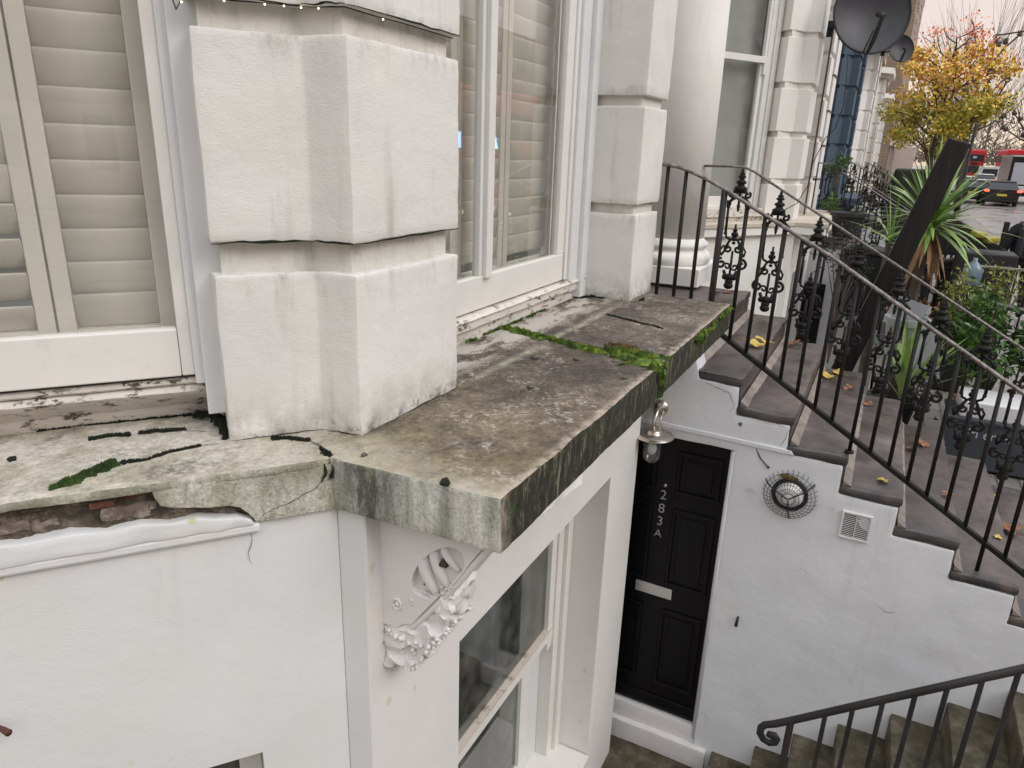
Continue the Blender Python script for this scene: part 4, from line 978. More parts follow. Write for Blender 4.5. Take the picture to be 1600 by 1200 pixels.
# ================================================================== moss, pebbles
def moss(name, path, width, n, label, mat='moss', h=.018, seed=0, normal=Vector((0, 0, 1)), dens=1.0):
    rnd = random.Random(seed); g = MB(); p_ = [Vector(p) for p in path]; pts = []; w_ = []
    wl = width if isinstance(width, (list, tuple)) else [width] * len(p_)
    for i in range(len(p_) - 1):
        for k_ in range(5):
            t = k_ / 5; q_ = p_[i].lerp(p_[i + 1], t); j_ = mnoise.noise_vector(q_ * 22 + Vector((seed, 0, 0))) * .010; j_ -= normal * j_.dot(normal)
            pts.append(q_ + j_); w_.append((wl[i] + (wl[i + 1] - wl[i]) * t) * (.35 + 2.0 * abs(mnoise.noise(q_ * 45 + Vector((0, seed, 0))))))
    pts.append(p_[-1]); w_.append(wl[-1]); width = w_
    L = [(pts[i + 1] - pts[i]).length for i in range(len(pts) - 1)]; tot = sum(L)
    for i in range(n):
        q = rnd.random() * tot; k_ = 0
        while k_ < len(L) - 1 and q > L[k_]: q -= L[k_]; k_ += 1
        t = q / max(L[k_], 1e-6); p = pts[k_].lerp(pts[k_ + 1], t); wv = width[k_] + (width[k_ + 1] - width[k_]) * t if isinstance(width, (list, tuple)) else width
        d = (pts[k_ + 1] - pts[k_]).normalized(); sd_ = d.cross(normal).normalized()
        gx = max(-1.3, min(1.3, rnd.gauss(0, .6))); wn = wv * (.35 + 2.1 * abs(mnoise.noise(p * 16 + Vector((seed, 0, 0)))))
        p = p + sd_ * gx * wn; hh = h * max(.15, 1 - gx * gx * .7) * (.5 + .9 * abs(mnoise.noise(p * 30)))
        base = p + normal * hh * rnd.uniform(.3, .9)
        r = rnd.uniform(.002, .0045)
        a_ = rnd.random() * 6.28; u = sd_ * math.cos(a_) + d * math.sin(a_); v = normal.cross(u)
        tip = base + normal * rnd.uniform(.002, .008) + u * rnd.uniform(-.004, .004)
        b0, b1, b2 = base + u * r - normal * .004, base - u * r * .5 + v * r - normal * .004, base - u * r * .5 - v * r - normal * .004
        g.tri(b0, b1, tip); g.tri(b1, b2, tip); g.tri(b2, b0, tip)
    # soft cushion under the tufts
    st = max(.004, tot / 90)
    q = 0.0
    while q < tot:
        qq = q; k_ = 0
        while k_ < len(L) - 1 and qq > L[k_]: qq -= L[k_]; k_ += 1
        t = qq / max(L[k_], 1e-6); p = pts[k_].lerp(pts[k_ + 1], t); wv = width[k_] + (width[k_ + 1] - width[k_]) * t if isinstance(width, (list, tuple)) else width
        wn = wv * (.25 + 1.7 * abs(mnoise.noise(p * 16 + Vector((seed, 0, 0)))))
        g.ball(p + Vector((rnd.gauss(0, wv * .35), rnd.gauss(0, wv * .35), 0)), wn * .75, 8, (1, 1, min(1.0, h / max(wn, .001) * .7)) if abs(normal.z) > .5 else ((1, .5, 1)), .5, seed + q * 50); q += st * 1.2
    o = obj(name, g, M[mat]); tag(o, label, 'moss', kind='stuff'); return o
Z = TOP
moss('moss', [(.78, 1.53, Z), (.83, 1.53, Z), (.88, 1.535, Z), (.945, 1.54, Z)], [.004, .017, .020, .015], 1500, 'dark green moss sausage growing in the crack at the left of the ledge', 'moss_deep', h=.016, seed=1)
moss('moss', [(.955, 1.53, Z), (1.0, 1.50, Z), (1.06, 1.49, Z), (1.12, 1.46, Z)], [.006, .004, .006, .003], 500, 'thin dark moss line running up the crack from the left moss clump', 'moss_dark', .006, 2)
moss('moss', [(1.0, 1.73, Z), (1.03, 1.71, Z), (1.07, 1.665, Z)], [.006, .013, .006], 500, 'dark moss tuft below the left window sill', 'moss_dark', .010, 3)
moss('moss', [(1.09, 1.66, Z), (1.13, 1.62, Z), (1.17, 1.575, Z)], [.004, .012, .004], 500, 'dark moss tuft with rusty sprigs near the pier foot', 'moss_dark', .010, 4)
moss('moss', [(1.25, 1.345, Z), (1.275, 1.30, Z), (1.29, 1.25, Z)], [.010, .006, .007], 500, 'dark moss cord at the foot of the white pier', 'moss_dark', .008, 5)
moss('moss', [(1.265, 1.19, Z), (1.258, 1.165, Z), (1.250, 1.14, Z + .002), (1.235, 1.125, Z - .03), (1.232, 1.128, Z - .05)], [.007, .007, .008, .005, .002], 600, 'dark moss dripping over the corner of the ledge', 'moss_dark', .008, 6)
moss('moss', [(2.655, 1.40, Z), (2.64, 1.34, Z), (2.615, 1.24, Z), (2.59, 1.14, Z), (2.565, 1.05, Z), (2.545, .97, Z), (2.53, .90, Z)], [.004, .026, .030, .026, .028, .026, .024], 8000, 'bright green moss band filling the joint across the stone ledge', h=.026, seed=7)
moss('moss', [(2.56, .90, Z), (2.55, .82, Z), (2.53, .75, Z), (2.50, .68, Z)], [.030, .050, .056, .034], 8000, 'thick bright green moss cushion near the front edge of the ledge', h=.038, seed=8)
moss('moss', [(2.66, .92, Z), (2.64, .84, Z), (2.60, .78, Z)], [.014, .045, .040], 3200, 'brown and gold moss patch behind the green cushion', 'moss_brown', .020, 9)
moss('moss', [(2.49, .662, Z + .002), (2.495, .648, Z - .03), (2.50, .648, Z - .07), (2.50, .650, Z - .12)], [.036, .028, .020, .006], 2600, 'moss hanging down the ledge front below the joint', 'moss', .014, 10, Vector((0, -1, 0)))
moss('moss', [(2.42, .668, Z), (2.45, .660, Z)], [.022, .026], 1500, 'round moss pillow on the arris beside the joint', 'moss', .036, 11)
moss('moss', [(3.18, 1.13, Z), (3.14, 1.0, Z), (3.09, .88, Z), (3.06, .81, Z)], [.004, .008, .009, .005], 900, 'thin moss line in the curved crack at the far end of the ledge', 'moss_dark', .006, 12)
moss('moss', [(3.05, .655, Z - .02), (3.18, .652, Z - .03), (3.30, .652, Z - .03), (3.42, .652, Z - .015)], [.012, .022, .018, .020], 2200, 'green moss clusters hanging from the far front edge of the ledge', 'moss', .016, 13, Vector((0, -1, 0)))
moss('moss', [(3.55, .655, Z - .02), (3.68, .655, Z - .02), (3.80, .655, Z - .015)], [.014, .018, .008], 1200, 'small green moss clusters by the steps end of the ledge', 'moss', .014, 14, Vector((0, -1, 0)))
moss('moss', [(2.50, 1.415, Z), (2.72, 1.418, Z), (2.92, 1.416, Z), (3.1, 1.415, Z)], [.004, .014, .012, .005], 1500, 'low moss growing under the front window sill', 'moss', .012, 15)
moss('moss', [(2.36, 1.412, Z), (2.44, 1.415, Z)], [.006, .008], 300, 'tiny moss tuft at the near end of the front window sill', 'moss', .010, 16)
moss('moss', [(3.50, 1.38, Z), (3.56, 1.34, Z), (3.60, 1.25, Z)], [.02, .022, .01], 900, 'black moss in the corner where sill meets the far pier', 'moss_dark', .014, 17)
moss('moss', [cant(-.02, 2.04) + (Z + .01,), cant(.03, 2.0) + (Z + .02,), cant(.045, 1.92) + (Z + .02,), cant(.04, 1.86) + (Z,)], [.012, .018, .016, .008], 1300, 'black damp moss in the corner between the left sill and the pier', 'moss_dark', .018, 18)
moss('moss', [cant(-.40, 2.085) + (Z,), cant(-.25, 2.085) + (Z,), cant(-.10, 2.085) + (Z,), cant(.02, 2.07) + (Z,)], [.004, .006, .007, .009], 900, 'black grime and moss seam under the left window sill', 'moss_dark', .006, 19)
moss('moss', [(3.62, 1.10, Z), (3.66, 1.09, Z)], [.014, .012], 300, 'dark moss lump at the foot of the far pier', 'moss_dark', .012, 20)
for i, (x, y, r, lab) in enumerate([(2.32, 1.09, .016, 'dark pebble on the ledge nearest the green moss band, left of it'), (2.00, .95, .013, 'dark pebble in the open middle of the ledge top'), (2.39, .95, .013, 'dark flattened pebble just in front of the moss band'),
        (2.27, .72, .011, 'dark pebble close to the front arris of the ledge'), (1.29, 1.07, .008, 'tiny dark pebble near the end of the ledge by the pier'), (1.262, .81, .013, 'round black moss ball on the near end arris of the ledge'), (.83, 1.76, .010, 'dark pellet on the cream ledge at the far left')]):
    g = MB(); g.ball((0, 0, 0), r, 10, (1.1, .9, .6), .6, i * 3.3)
    tag(obj('pebble', g, M['moss_dark'] if i in (5, 6) else M['groove_dark'], smooth=True, loc=(x, y, Z + r * .4)), lab, 'pebble', 'pebbles on the ledge')
#PART2 ============================================================== portico column by the nearest steps
def xyline(p, q, off):   # helper: shift a segment sideways
    d = (Vector(q) - Vector(p)).normalized(); n_ = Vector((d.y, -d.x)); return tuple(Vector(p) + n_ * off), tuple(Vector(q) + n_ * off)
def column(parent, cx, cy, r, z1, mat='stucco_far', z0=-.97):
    c = bpy.data.objects.new('column', None); COL.objects.link(c); c.parent = parent
    g = MB(); g.box(cx - r * 1.28, cx + r * 1.28, cy - r * 1.28, cy + r * 1.28, z0, z0 + .14); obj('plinth', g, M[mat], c, bevel=.008)
    m = Matrix.Translation((cx, cy, 0))
    g = MB(); g.lathe([(r * 1.2, z0 + .14), (r * 1.27, z0 + .165), (r * 1.27, z0 + .20), (r * 1.18, z0 + .235), (r * 1.08, z0 + .245), (r * 1.08, z0 + .26), (r * 1.15, z0 + .275), (r * 1.15, z0 + .30), (r * 1.03, z0 + .325), (r, z0 + .34)], 32, m); obj('base', g, M[mat], c, smooth=True)
    g = MB(); g.lathe([(r, z0 + .34), (r * .99, z0 + 1.5), (r * .93, z1 - .2)], 32, m); obj('shaft', g, M[mat], c, smooth=True)
    g = MB(); g.box(cx - r * 1.25, cx + r * 1.25, cy - r * 1.25, cy + r * 1.25, z1 - .12, z1); g.lathe([(r * .93, z1 - .2), (r * 1.2, z1 - .12)], 24, m); obj('capital', g, M[mat], c)
    return c
column(H1, 5.74, 1.53, .255, 2.6)
M['blind'] = simple('grey_blind', (.36, .38, .38), .8, var=.06)
M['pane'] = simple('dark_pane', (.05, .06, .065), .06, var=.2)
M['ledge_far'] = simple('far_ledge_stone', (.50, .44, .36), .85, bump=.3, bs=20, var=.3)

def bay_house(label, x3, yf, mat, near=False, top=3.0, upper=True, ledge='ledge_far', door=True):
    H = thing('terraced_house', label, 'house', (x3, yf, GZ))
    def P(name, g, m, bevel=0, par=None, smooth=False):
        o = obj(name, g, M[m] if isinstance(m, str) else m, par or H, bevel=bevel, smooth=smooth)
        o.location = (-x3, -yf, -GZ) if (par is None) else o.location; return o
    # the helper empties below sit at the thing's origin offset so that meshes stay in world coordinates
    def E(name):
        e = bpy.data.objects.new(name, None); COL.objects.link(e); e.parent = H; e.location = (-x3, -yf, -GZ); return e
    p1 = (x3 - .27, yf + .31); p2 = (x3 - .02, yf + .15); p3 = (x3, yf); p4 = (x3 + .52, yf)
    cd = (Vector(p2) - Vector(p1)).normalized(); cn_ = Vector((-cd.y, cd.x))       # into the house
    if cn_.y < 0: cn_ = -cn_
    pin = Vector(p1) + cn_ * .22
    pier = [p1, p2, p3, p4, (p4[0], yf + .40), (pin.x + .05, pin.y)]
    q0 = x3 + 1.66; q1 = x3 + 2.06
    pq = [(q0, yf), (q1, yf), (q1 + .22, yf + .22), (q1 + .2, yf + .5), (q0, yf + .45)]
    def inset(poly, d):
        cx = sum(a for a, b in poly) / len(poly); cy = sum(b for a, b in poly) / len(poly)
        return [(cx + (a - cx) * (1 - d / max(.1, abs(a - cx) + .1)), cy + (b - cy) * (1 - d / max(.1, abs(b - cy) + .1))) for a, b in poly]
    for poly in (pier, pq):
        g = MB(); g.prism(inset(poly, .05), -.75, top); P('pier_core', g, mat)
        z = -.75; k_ = 0
        while z < top - .1:
            h = .43 if k_ == 0 else .475
            g = MB(); g.prism(poly, z, min(z + h, top)); P('pier_block', g, mat, .007); z += h + .068; k_ += 1
    # cant window: bottom left far end L, along -cd from p1
    def C(s, d): v = Vector(p1) - cd * s + cn_ * d; return (v.x, v.y)
    w_ = E('window')
    def cbox(name, s0, s1, d0, d1, z0, z1, m, bevel=.004):
        g = MB(); g.prism([C(s0, d0), C(s1, d0), C(s1, d1), C(s0, d1)], z0, z1); return obj(name, g, M[m], w_, bevel=bevel)
    cbox('window_frame', .0, .07, .12, .22, -.60, top, 'frame'); cbox('window_frame', .072, .15, .14, .22, -.60, top, 'frame_cool')
    cbox('sash_stile', .152, .21, .17, .22, -.60, 1.02, 'frame'); cbox('sash_rail', .21, 1.05, .17, .22, -.60, -.47, 'frame')
    cbox('meeting_rail', .152, 1.05, .135, .20, 1.02, 1.09, 'frame'); cbox('sash_stile', .152, .19, .145, .19, 1.09, top, 'frame')
    cbox('sash_horn', .155, .185, .135, .19, .90, 1.02, 'frame'); cbox('sash_stile', 1.05, 1.12, .16, .22, -.60, top, 'frame')
    cbox('glass', .19, 1.06, .19, .195, -.5, top, 'glass', 0); cbox('blind', .1, 1.1, .30, .31, -.55, top, 'blind', 0)
    cbox('window_sill', .0, 1.2, .02, .22, -.70, -.60, 'sill'); cbox('window_sill', .0, 1.2, .05, .22, -.75, -.702, 'sill')
    g = MB(); g.prism([C(1.12, .1), C(1.5, .1), C(1.5, .5), C(1.12, .5)], -.75, top); P('pier', g, mat)
    # front window
    w2 = E('window')
    for (a, b, c_, d_, z0, z1, m) in ((p4[0], p4[0] + .08, yf + .26, yf + .34, -.62, top, 'frame'), (q0 - .09, q0, yf + .26, yf + .34, -.62, top, 'frame'), (p4[0] + .08, q0 - .09, yf + .28, yf + .33, -.62, -.5, 'frame'), (p4[0] + .08, q0 - .09, yf + .27, yf + .32, 1.0, 1.07, 'frame')):
        g = MB(); g.box(a, b, c_, d_, z0, z1); obj('sash', g, M[m], w2)
    g = MB(); g.box(p4[0] + .05, q0 - .05, yf + .30, yf + .305, -.5, top); obj('glass', g, M['pane'], w2)
    # ledge, two steps of fascia
    Lp = lambda e, z0, z1: MB().prism([(x3 - 1.75, yf + 1.0 - e), (x3 - .15 - e * .3, yf - .05 - e), (x3 - .12 - e, yf - .42 - e), (x3 + 2.35, yf - .42 - e), (x3 + 2.5, yf + .1), (x3 + 2.5, yf + .5), (x3 - 1.6, yf + 1.4)], z0, z1)
    P('ledge', Lp(0, -.80, -.75), ledge, .006); P('ledge', Lp(-.02, -.895, -.80), mat, .004)
    # lower storey
    lp = [(x3 - 1.72, yf + 1.10), (x3 - .12, yf + .02), (x3 - .10, yf - .06), (x3 + .35, yf - .06), (x3 + .35, yf + .25), (x3 - 1.6, yf + 1.4)]
    P('wall', MB().prism(lp, AZ, -.90), mat)
    P('wall', MB().prism([(x3 + 1.95, yf - .06), (x3 + 2.35, yf - .06), (x3 + 2.35, yf + .3), (x3 + 1.95, yf + .3)], AZ, -.90), mat)
    P('wall', MB().box(x3 + .35, x3 + 1.95, yf - .058, yf + .25, -1.45, -.90), mat)
    P('wall', MB().box(x3 + .35, x3 + 1.95, yf - .058, yf + .25, AZ, -3.2), mat)
    P('basement_window', MB().box(x3 + .35, x3 + 1.95, yf + .12, yf + .15, -3.2, -1.45), 'pane')
    g = MB(); yz_prism(g, [(yf - .06, -.90), (yf - .36, -.90), (yf - .30, -1.0), (yf - .18, -1.15), (yf - .10, -1.28), (yf - .06, -1.38)], x3 + .0, x3 + .13); P('bracket', g, mat, .01)
    if near:
        g = MB(); g.tube([(x3 - .012, yf - .17 + .07 * math.cos(t), -1.01 + .08 * math.sin(t)) for t in [2 * math.pi * i / 18 for i in range(15)]], .014, 6); P('bracket_scroll', g, mat, smooth=True)
    # cornice over bay and portico
    P('cornice', MB().prism([(x3 - 1.8, yf + 1.3), (x3 - .2, yf - .1), (x3 + 2.3, yf - .1), (x3 + 3.2, yf + 1.2)], top, top + .10), mat)
    P('cornice', MB().prism([(x3 - 1.9, yf + 1.2), (x3 - .3, yf - .25), (x3 + 2.4, yf - .25), (x3 + 3.3, yf + 1.1)], top + .10, top + .30), mat)
    # main wall, portico
    P('wall', MB().box(x3 - 1.8, x3 + 6.2, yf + 1.75, yf + 1.95, -1.2, 9.0), mat)
    P('wall', MB().box(x3 - 1.5, x3 + 2.6, yf + .9, yf + 1.74, top + .3, 9.0), mat)
    for cx in (x3 + 2.85, x3 + 4.36):
        g = MB(); g.box(cx - .25, cx + .25, yf + .15, yf + .65, -.97, top - .35); P('portico_pier', g, mat, .01)
        g = MB(); z = -.35
        while z < top - .4: g.box(cx - .265, cx + .265, yf + .135, yf + .665, z, z + .02); z += .55
        P('portico_joint', g, 'groove_dark')
        g = MB(); g.box(cx - .32, cx + .32, yf + .08, yf + .72, top - .35, top - .22); P('capital', g, mat)
    P('entablature', MB().box(x3 + 2.5, x3 + 4.7, yf + .08, yf + 1.74, top - .22, top + .05), mat)
    P('entablature', MB().box(x3 + 2.4, x3 + 4.8, yf - .02, yf + 1.74, top + .05, top + .2), ledge)
    if upper:
        for kk in range(3):
            for fl in range(2):
                wx = x3 - 1.0 + kk * 2.4; wz = top + .9 + fl * 2.6
                e = E('window'); g = MB(); g.box(wx, wx + 1.0, yf + .84, yf + .895, wz, wz + 1.7) if kk < 1 else g.box(wx + .6, wx + 1.6, yf + 1.70, yf + 1.745, wz, wz + 1.7)
                obj('pane', g, M['pane'], e)
                g = MB(); yy = (yf + .80, yf + .84) if kk < 1 else (yf + 1.62, yf + 1.70); xo = 0 if kk < 1 else .6
                g.box(wx + xo - .15, wx + xo + 1.15, yy[0], yy[1], wz + 1.7, wz + 1.85); obj('window_hood', g, M[mat] if isinstance(mat, str) else mat, e)
    return H
H2 = bay_house('cream white stucco house next door with a grey blinded bay window behind the ornate railing', 9.60, 1.06, 'stucco_far', near=True)
bay_house('dark blue painted stucco house beyond the big satellite dish', 16.45, 1.02, 'stucco_blue', ledge='stucco_blue')
bay_house('white stucco house just beyond the dark blue house', 24.4, 1.03, 'stucco_far')
bay_house('second white stucco house beyond the dark blue house', 32.5, 1.03, 'stucco_far')
bay_house('farthest white stucco bay house, next to the brown brick building', 40.6, 1.03, 'stucco_far', top=2.7)
# narrow rusty joint between piers on house 2
g = MB(); g.box(10.62, 10.66, 1.03, 1.05, -.74, 2.9); o = obj('downpipe_joint', g, simple('rust_line', (.14, .07, .04), .9)); o.parent = H2; o.location = (-9.60, -1.06, 2.33)
# steps and railings of the other houses
for i, dx in enumerate((8.3, 15.2, 23.1, 31.2)):
    lab = ['second flight of stone steps, in front of the cream house portico', 'third flight of stone steps, beyond the dark blue bay', 'fourth flight of stone steps along the terrace', 'fifth flight of stone steps, farthest down the terrace'][i]
    e = thing('entrance_steps', lab, 'steps', (0, 0, 0), 'flights of entrance steps'); step_set(e, dx)
    g = MB(); yz_prism(g, top + [(-2.2, -2.62), (-2.2, AZ), (1.6, AZ)], XN + dx + .02, XN + dx + .2); obj('side_wall', g, M['stucco_side'], e)
    g = MB(); g.box(XN + dx - .01, XN + dx + .019, .70, 1.17, -3.7, -1.89); obj('door', g, M['black_door'], e)
    r = copy_tree(RL, None, (dx, 0, 0)); r['label'] = ['plain black stair railing in front of the cream house portico', 'plain black stair railing beyond the dark blue bay', 'fourth plain black stair railing along the terrace', 'plain black stair railing farthest down the terrace'][i]; r['group'] = 'plain stair railings'
    far_railing(dx, ['ornate railing on the second flight of steps', 'ornate railing on the third flight of steps', 'ornate railing on the fourth flight of steps', 'ornate railing on the fifth flight of steps'][i] + ', seen ' + ['right of the grey blinded window', 'against the blue bay', 'past the blue bay', 'as the last dark cluster'][i], 'ornamental stair railings')
RL['group'] = 'plain stair railings'

# street-side area railing, runs out towards the road between the plants
def bar_railing(label, p, q, z0, z1, sp=.11, group=None, cat='railing'):
    r = thing('area_railing', label, cat, group=group); p = Vector(p); q = Vector(q); n = max(2, int((q - p).length / sp))
    g = MB(); g.tube([(p.x, p.y, z1), (q.x, q.y, z1)], .016, 6); obj('handrail', g, M['handrail'], r)
    bm_ = MB().tube([(0, 0, z0), (0, 0, z1 + .0)], .0095, 6).mesh('baluster', M['iron'])
    for i in range(n + 1): t = i / n; link('baluster', bm_, r, (p.x + (q.x - p.x) * t, p.y + (q.y - p.y) * t, 0))
    return r
bar_railing('short black railing with a pale worn top rail among the plants', (9.0, -.80), (9.0, -2.0), GZ, -1.035)
bar_railing('long black railing along the pavement edge in front of the next houses', (10.5, -1.25), (16.5, -1.3), GZ, -1.15, .13)
bar_railing('black area railing before the dark blue house', (9.2, -.45), (12.0, -.45), GZ, -1.25, .12)

# ------------------------------------------------------------------ satellite dishes
def dish(label, c, r, face, wall, group='satellite dishes'):
    d = thing('satellite_dish', label, 'satellite dish', c, group)
    f = Vector(face).normalized(); m = f.to_track_quat('Z', 'Y').to_matrix().to_4x4()
    g = MB(); g.lathe([(r * t, .16 * r * t * t * 1.6 - .1 * r) for t in (.001, .2, .4, .6, .8, .95, 1.0)] + [(r * 1.015, .165 * r), (r * .98, .14 * r)], 40, m, cap=False); obj('reflector', g, M['mesh_grey'], d, smooth=True)
    rim = [m @ Vector((r * math.cos(2 * math.pi * i / 40), r * math.sin(2 * math.pi * i / 40), .165 * r)) for i in range(41)]
    g = MB(); g.tube(rim, .012, 6, cap=False); obj('rim', g, M['black'], d, smooth=True)
    low = m @ Vector((0, -r * .98, .15 * r)); foc = m @ Vector((0, -r * .25, r * .75))
    g = MB(); g.tube([low, low * .6 + foc * .45, foc], [.018, .028, .02], 6); obj('feed_arm', g, M['black'], d)
    g = MB(); g.tube([m @ Vector((-.10 * r, -r * .95, .14 * r)), m @ Vector((-.02, -r * .5, .45 * r))], .008, 5); g.tube([foc, foc + (m @ Vector((0, .05, -.12)))], [.035, .025], 10); obj('receiver', g, M['iron_grey'], d, smooth=True)
    wv = Vector(wall) - Vector(c)
    g = MB(); g.tube([m @ Vector((0, 0, -.1 * r)), m @ Vector((0, 0, -.22)), wv * .6 + Vector((-.02, 0, 0)), wv], .022, 6); obj('mount_arm', g, M['black'], d)
    g = MB(); g.box(-.012, .012, -.05, .05, -.09, .09, Matrix.Translation(wv)); obj('wall_plate', g, M['black'], d)
    return d
dish('large dark mesh satellite dish bracketed high on the cream white house', (9.75, .60, 1.56), .43, (-.86, -.45, .12), (10.25, 1.05, 1.50))
dish('small dark satellite dish on a far white house front, right of the large dish', (24.1, .55, 2.95), .36, (-.8, -.5, .2), (24.35, .98, 2.9))
CABLE = [(9.35, .72, 1.10), (9.35, .69, .81), (9.35, .68, .57), (9.35, .727, .335), (9.35, .812, .229), (9.35, .906, -.057), (9.35, .923, -.312), (9.35, 1.013, -.524), (9.35, 1.167, -.624)]
g = MB(); g.tube(CABLE, .005, 5)
tag(obj('aerial_cable', g, M['black'], smooth=True), 'thin black cable drooping from the large satellite dish down past the blue house', 'cable')

# ------------------------------------------------------------------ leaning black post
g = MB()
pb = [Vector((6.0, .13, -1.60)), Vector((6.0, -.335, .145))]
ax = (pb[1] - pb[0]); ux = Vector((0, 1, 0)) - ax.normalized() * ax.normalized().y; ux.normalize(); vx = ax.normalized().cross(ux)
m4 = Matrix.Identity(4); m4.col[0][:3] = ux; m4.col[1][:3] = vx; m4.col[2][:3] = ax.normalized(); m4.translation = pb[0]
g.box(-.074, .074, -.05, .05, -.5, ax.length, m4)
tag(obj('leaning_post', g, M['black_wood'], bevel=.006), 'thick square black timber post leaning beside the spiky plant', 'post')

# ------------------------------------------------------------------ plants
def strap(g, base, dirv, length, wd, droop, rnd, seg=6, fold=.3):
    d = Vector(dirv).normalized(); p = Vector(base); side = d.cross(Vector((0, 0, 1)));
    side = side.normalized() if side.length > .05 else Vector((1, 0, 0)); prev = None
    for i in range(seg + 1):
        t = i / seg; w0 = wd * (math.sin(math.pi * min(1, t * .85 + .12)) ** .7) * (1 - t) ** .25 if t < 1 else 0
        l, r_ = p - side * w0, p + side * w0
        if prev: g.quad(prev[0], prev[1], r_, l)
        prev = (l, r_); d = (d + Vector((0, 0, -droop / seg))).normalized(); p = p + d * (length / seg)
def spiky(name, label, c, n, length, wd, mat, trunk_to=None, seed=0, droop=.7, up=.1, dead=0, cat='plant'):
    t = thing(name, label, cat, c); rnd = random.Random(seed); g = MB()
    for i in range(n):
        a_ = rnd.random() * 6.283; el = rnd.uniform(up, 1.5); L = length * rnd.uniform(.75, 1.1)
        strap(g, (0, 0, rnd.uniform(-.04, .04)), (math.cos(a_) * math.cos(el), math.sin(a_) * math.cos(el), math.sin(el)), L, wd * rnd.uniform(.7, 1.15), droop * rnd.uniform(.4, 1.3), rnd)
    o = obj('foliage', g, M[mat], t)
    if dead:
        g = MB()
        for i in range(dead):
            a_ = rnd.random() * 6.283
            strap(g, (.03 * math.cos(a_), .03 * math.sin(a_), rnd.uniform(-.12, .0)), (math.cos(a_) * .5, math.sin(a_) * .5, -.7), rnd.uniform(.25, .55), wd * .8, .8, rnd)
        obj('dead_foliage', g, M['yucca_dead'], t)
    if trunk_to is not None:
        g = MB(); g.tube([(0, 0, 0), (.02, .02, trunk_to * .5), (0, .01, trunk_to)], [.035, .045, .055], 8); obj('trunk', g, M['bark'], t)
    return t
spiky('cordyline', 'tall spiky green cordyline with hanging dead leaves behind the leaning post', (6.9, -.31, -.50), 120, .64, .024, 'yucca', GZ + .52, 4, .75, -.1, dead=34)
spiky('cordyline', 'second spiky cordyline clump a little behind, left of the leaning post', (8.3, -.05, -.80), 26, .55, .014, 'yucca', GZ + .80, 9, .8, -.1, dead=0)
spiky('yucca', 'small upright sword-leaved plant at the foot of the steps by the railing', (6.25, -.33, -1.78), 26, .62, .028, 'yucca', None, 6, .25, .75)
def shrub(name, label, c, R, n, ls, mat, seed=0, asp=(1, 1, 1), stems=6, to=None, group=None, clump=9):
    t = thing(name, label, 'shrub', c, group); rnd = random.Random(seed); g = MB(); gs = MB()
    cl = []
    for i in range(clump * 3):
        v = Vector((rnd.gauss(0, 1), rnd.gauss(0, 1), rnd.gauss(0, 1))).normalized() * R * rnd.uniform(.35, .95); cl.append(Vector((v.x * asp[0], v.y * asp[1], v.z * asp[2])))
    for i in range(n):
        b = rnd.choice(cl); p = b + Vector((rnd.gauss(0, 1), rnd.gauss(0, 1), rnd.gauss(0, 1))) * R * .17
        d = (b * .6 + Vector((rnd.gauss(0, 1), rnd.gauss(0, 1), rnd.gauss(.5, .8))) * R * .6).normalized(); s_ = d.cross(Vector((rnd.random(), rnd.random(), rnd.random()))).normalized(); L = ls * rnd.uniform(.7, 1.25)
        a_, b_, e_ = p + d * L * .5 + s_ * L * .22, p + d * L * .5 - s_ * L * .22, p + d * L + Vector((0, 0, -L * .15))
        g.quad(p, a_, e_, b_)
    obj('foliage', g, M[mat], t)
    base = Vector((0, 0, (to - c[2]) if to is not None else -R))
    for b in cl[:stems + 6]: gs.tube([base, base * .4 + b * .3, b], [.012, .008, .003], 5)
    obj('stem', gs, M['twig'], t); bpy.data.objects[-1] if False else None
    tag(t.children[-1], kind='stuff') if False else None
    return t
shrub('laurel', 'glossy dark green laurel bush behind the railings at the right edge', (7.0, -.98, -1.42), .40, 1500, .085, 'laurel', 1, (1, 1, .95), to=-2.0)
shrub('laurel', 'second low laurel bush at the far right edge of the photo', (6.9, -1.5, -1.55), .36, 900, .085, 'laurel', 2, to=-2.1)
shrub('shrub', 'loose yellow-green leafy plant beyond the laurel', (8.0, -.78, -1.22), .24, 420, .055, 'ivy', 3, to=-1.9)
shrub('shrub', 'small yellow-green plant by the bluish bottle', (8.6, -1.15, -1.15), .20, 300, .05, 'ivy', 4, to=-1.9)
shrub('potted_plant', 'small bright green plant perched above the railing in front of the blue house', (12.0, .80, -.10), .16, 260, .06, 'laurel', 5, to=-.4)
shrub('shrub', 'green plant low in front of the blue house ledge', (11.6, .78, -.62), .14, 200, .06, 'laurel', 6, to=-.9)
shrub('shrub', 'dark twiggy shrub between the steps and the cream house', (8.9, .35, -1.0), .34, 500, .05, 'hedge', 7, to=-2.3)
shrub('shrub', 'sparse brownish shrub with bare stems beside the cordylines', (8.0, -.35, -1.55), .38, 500, .06, 'leaf_brown', 8, to=-2.3, stems=14)
shrub('shrub', 'tangle of dark stems and leaves under the tall cordyline', (6.9, -.45, -1.75), .35, 500, .05, 'hedge', 10, to=-2.3, stems=14)
def pot(label, c, r, h, mat, name='plant_pot'):
    g = MB(); g.lathe([(r * .72, 0), (r * .95, h * .85), (r * 1.08, h * .86), (r * 1.08, h), (r * .92, h), (r * .85, h * .9), (.001, h * .88)], 20); return tag(obj(name, g, M[mat], smooth=False, loc=c), label, 'pot')
pot('black plant pot on the pavement below the tall cordyline', (6.9, -.31, GZ), .20, .34, 'black')
pot('terracotta pot holding the laurel bush', (7.0, -.98, GZ), .22, .38, 'terracotta')
pot('dark pot on the cream house ledge end', (9.85, .45, -.92), .20, .30, 'black')
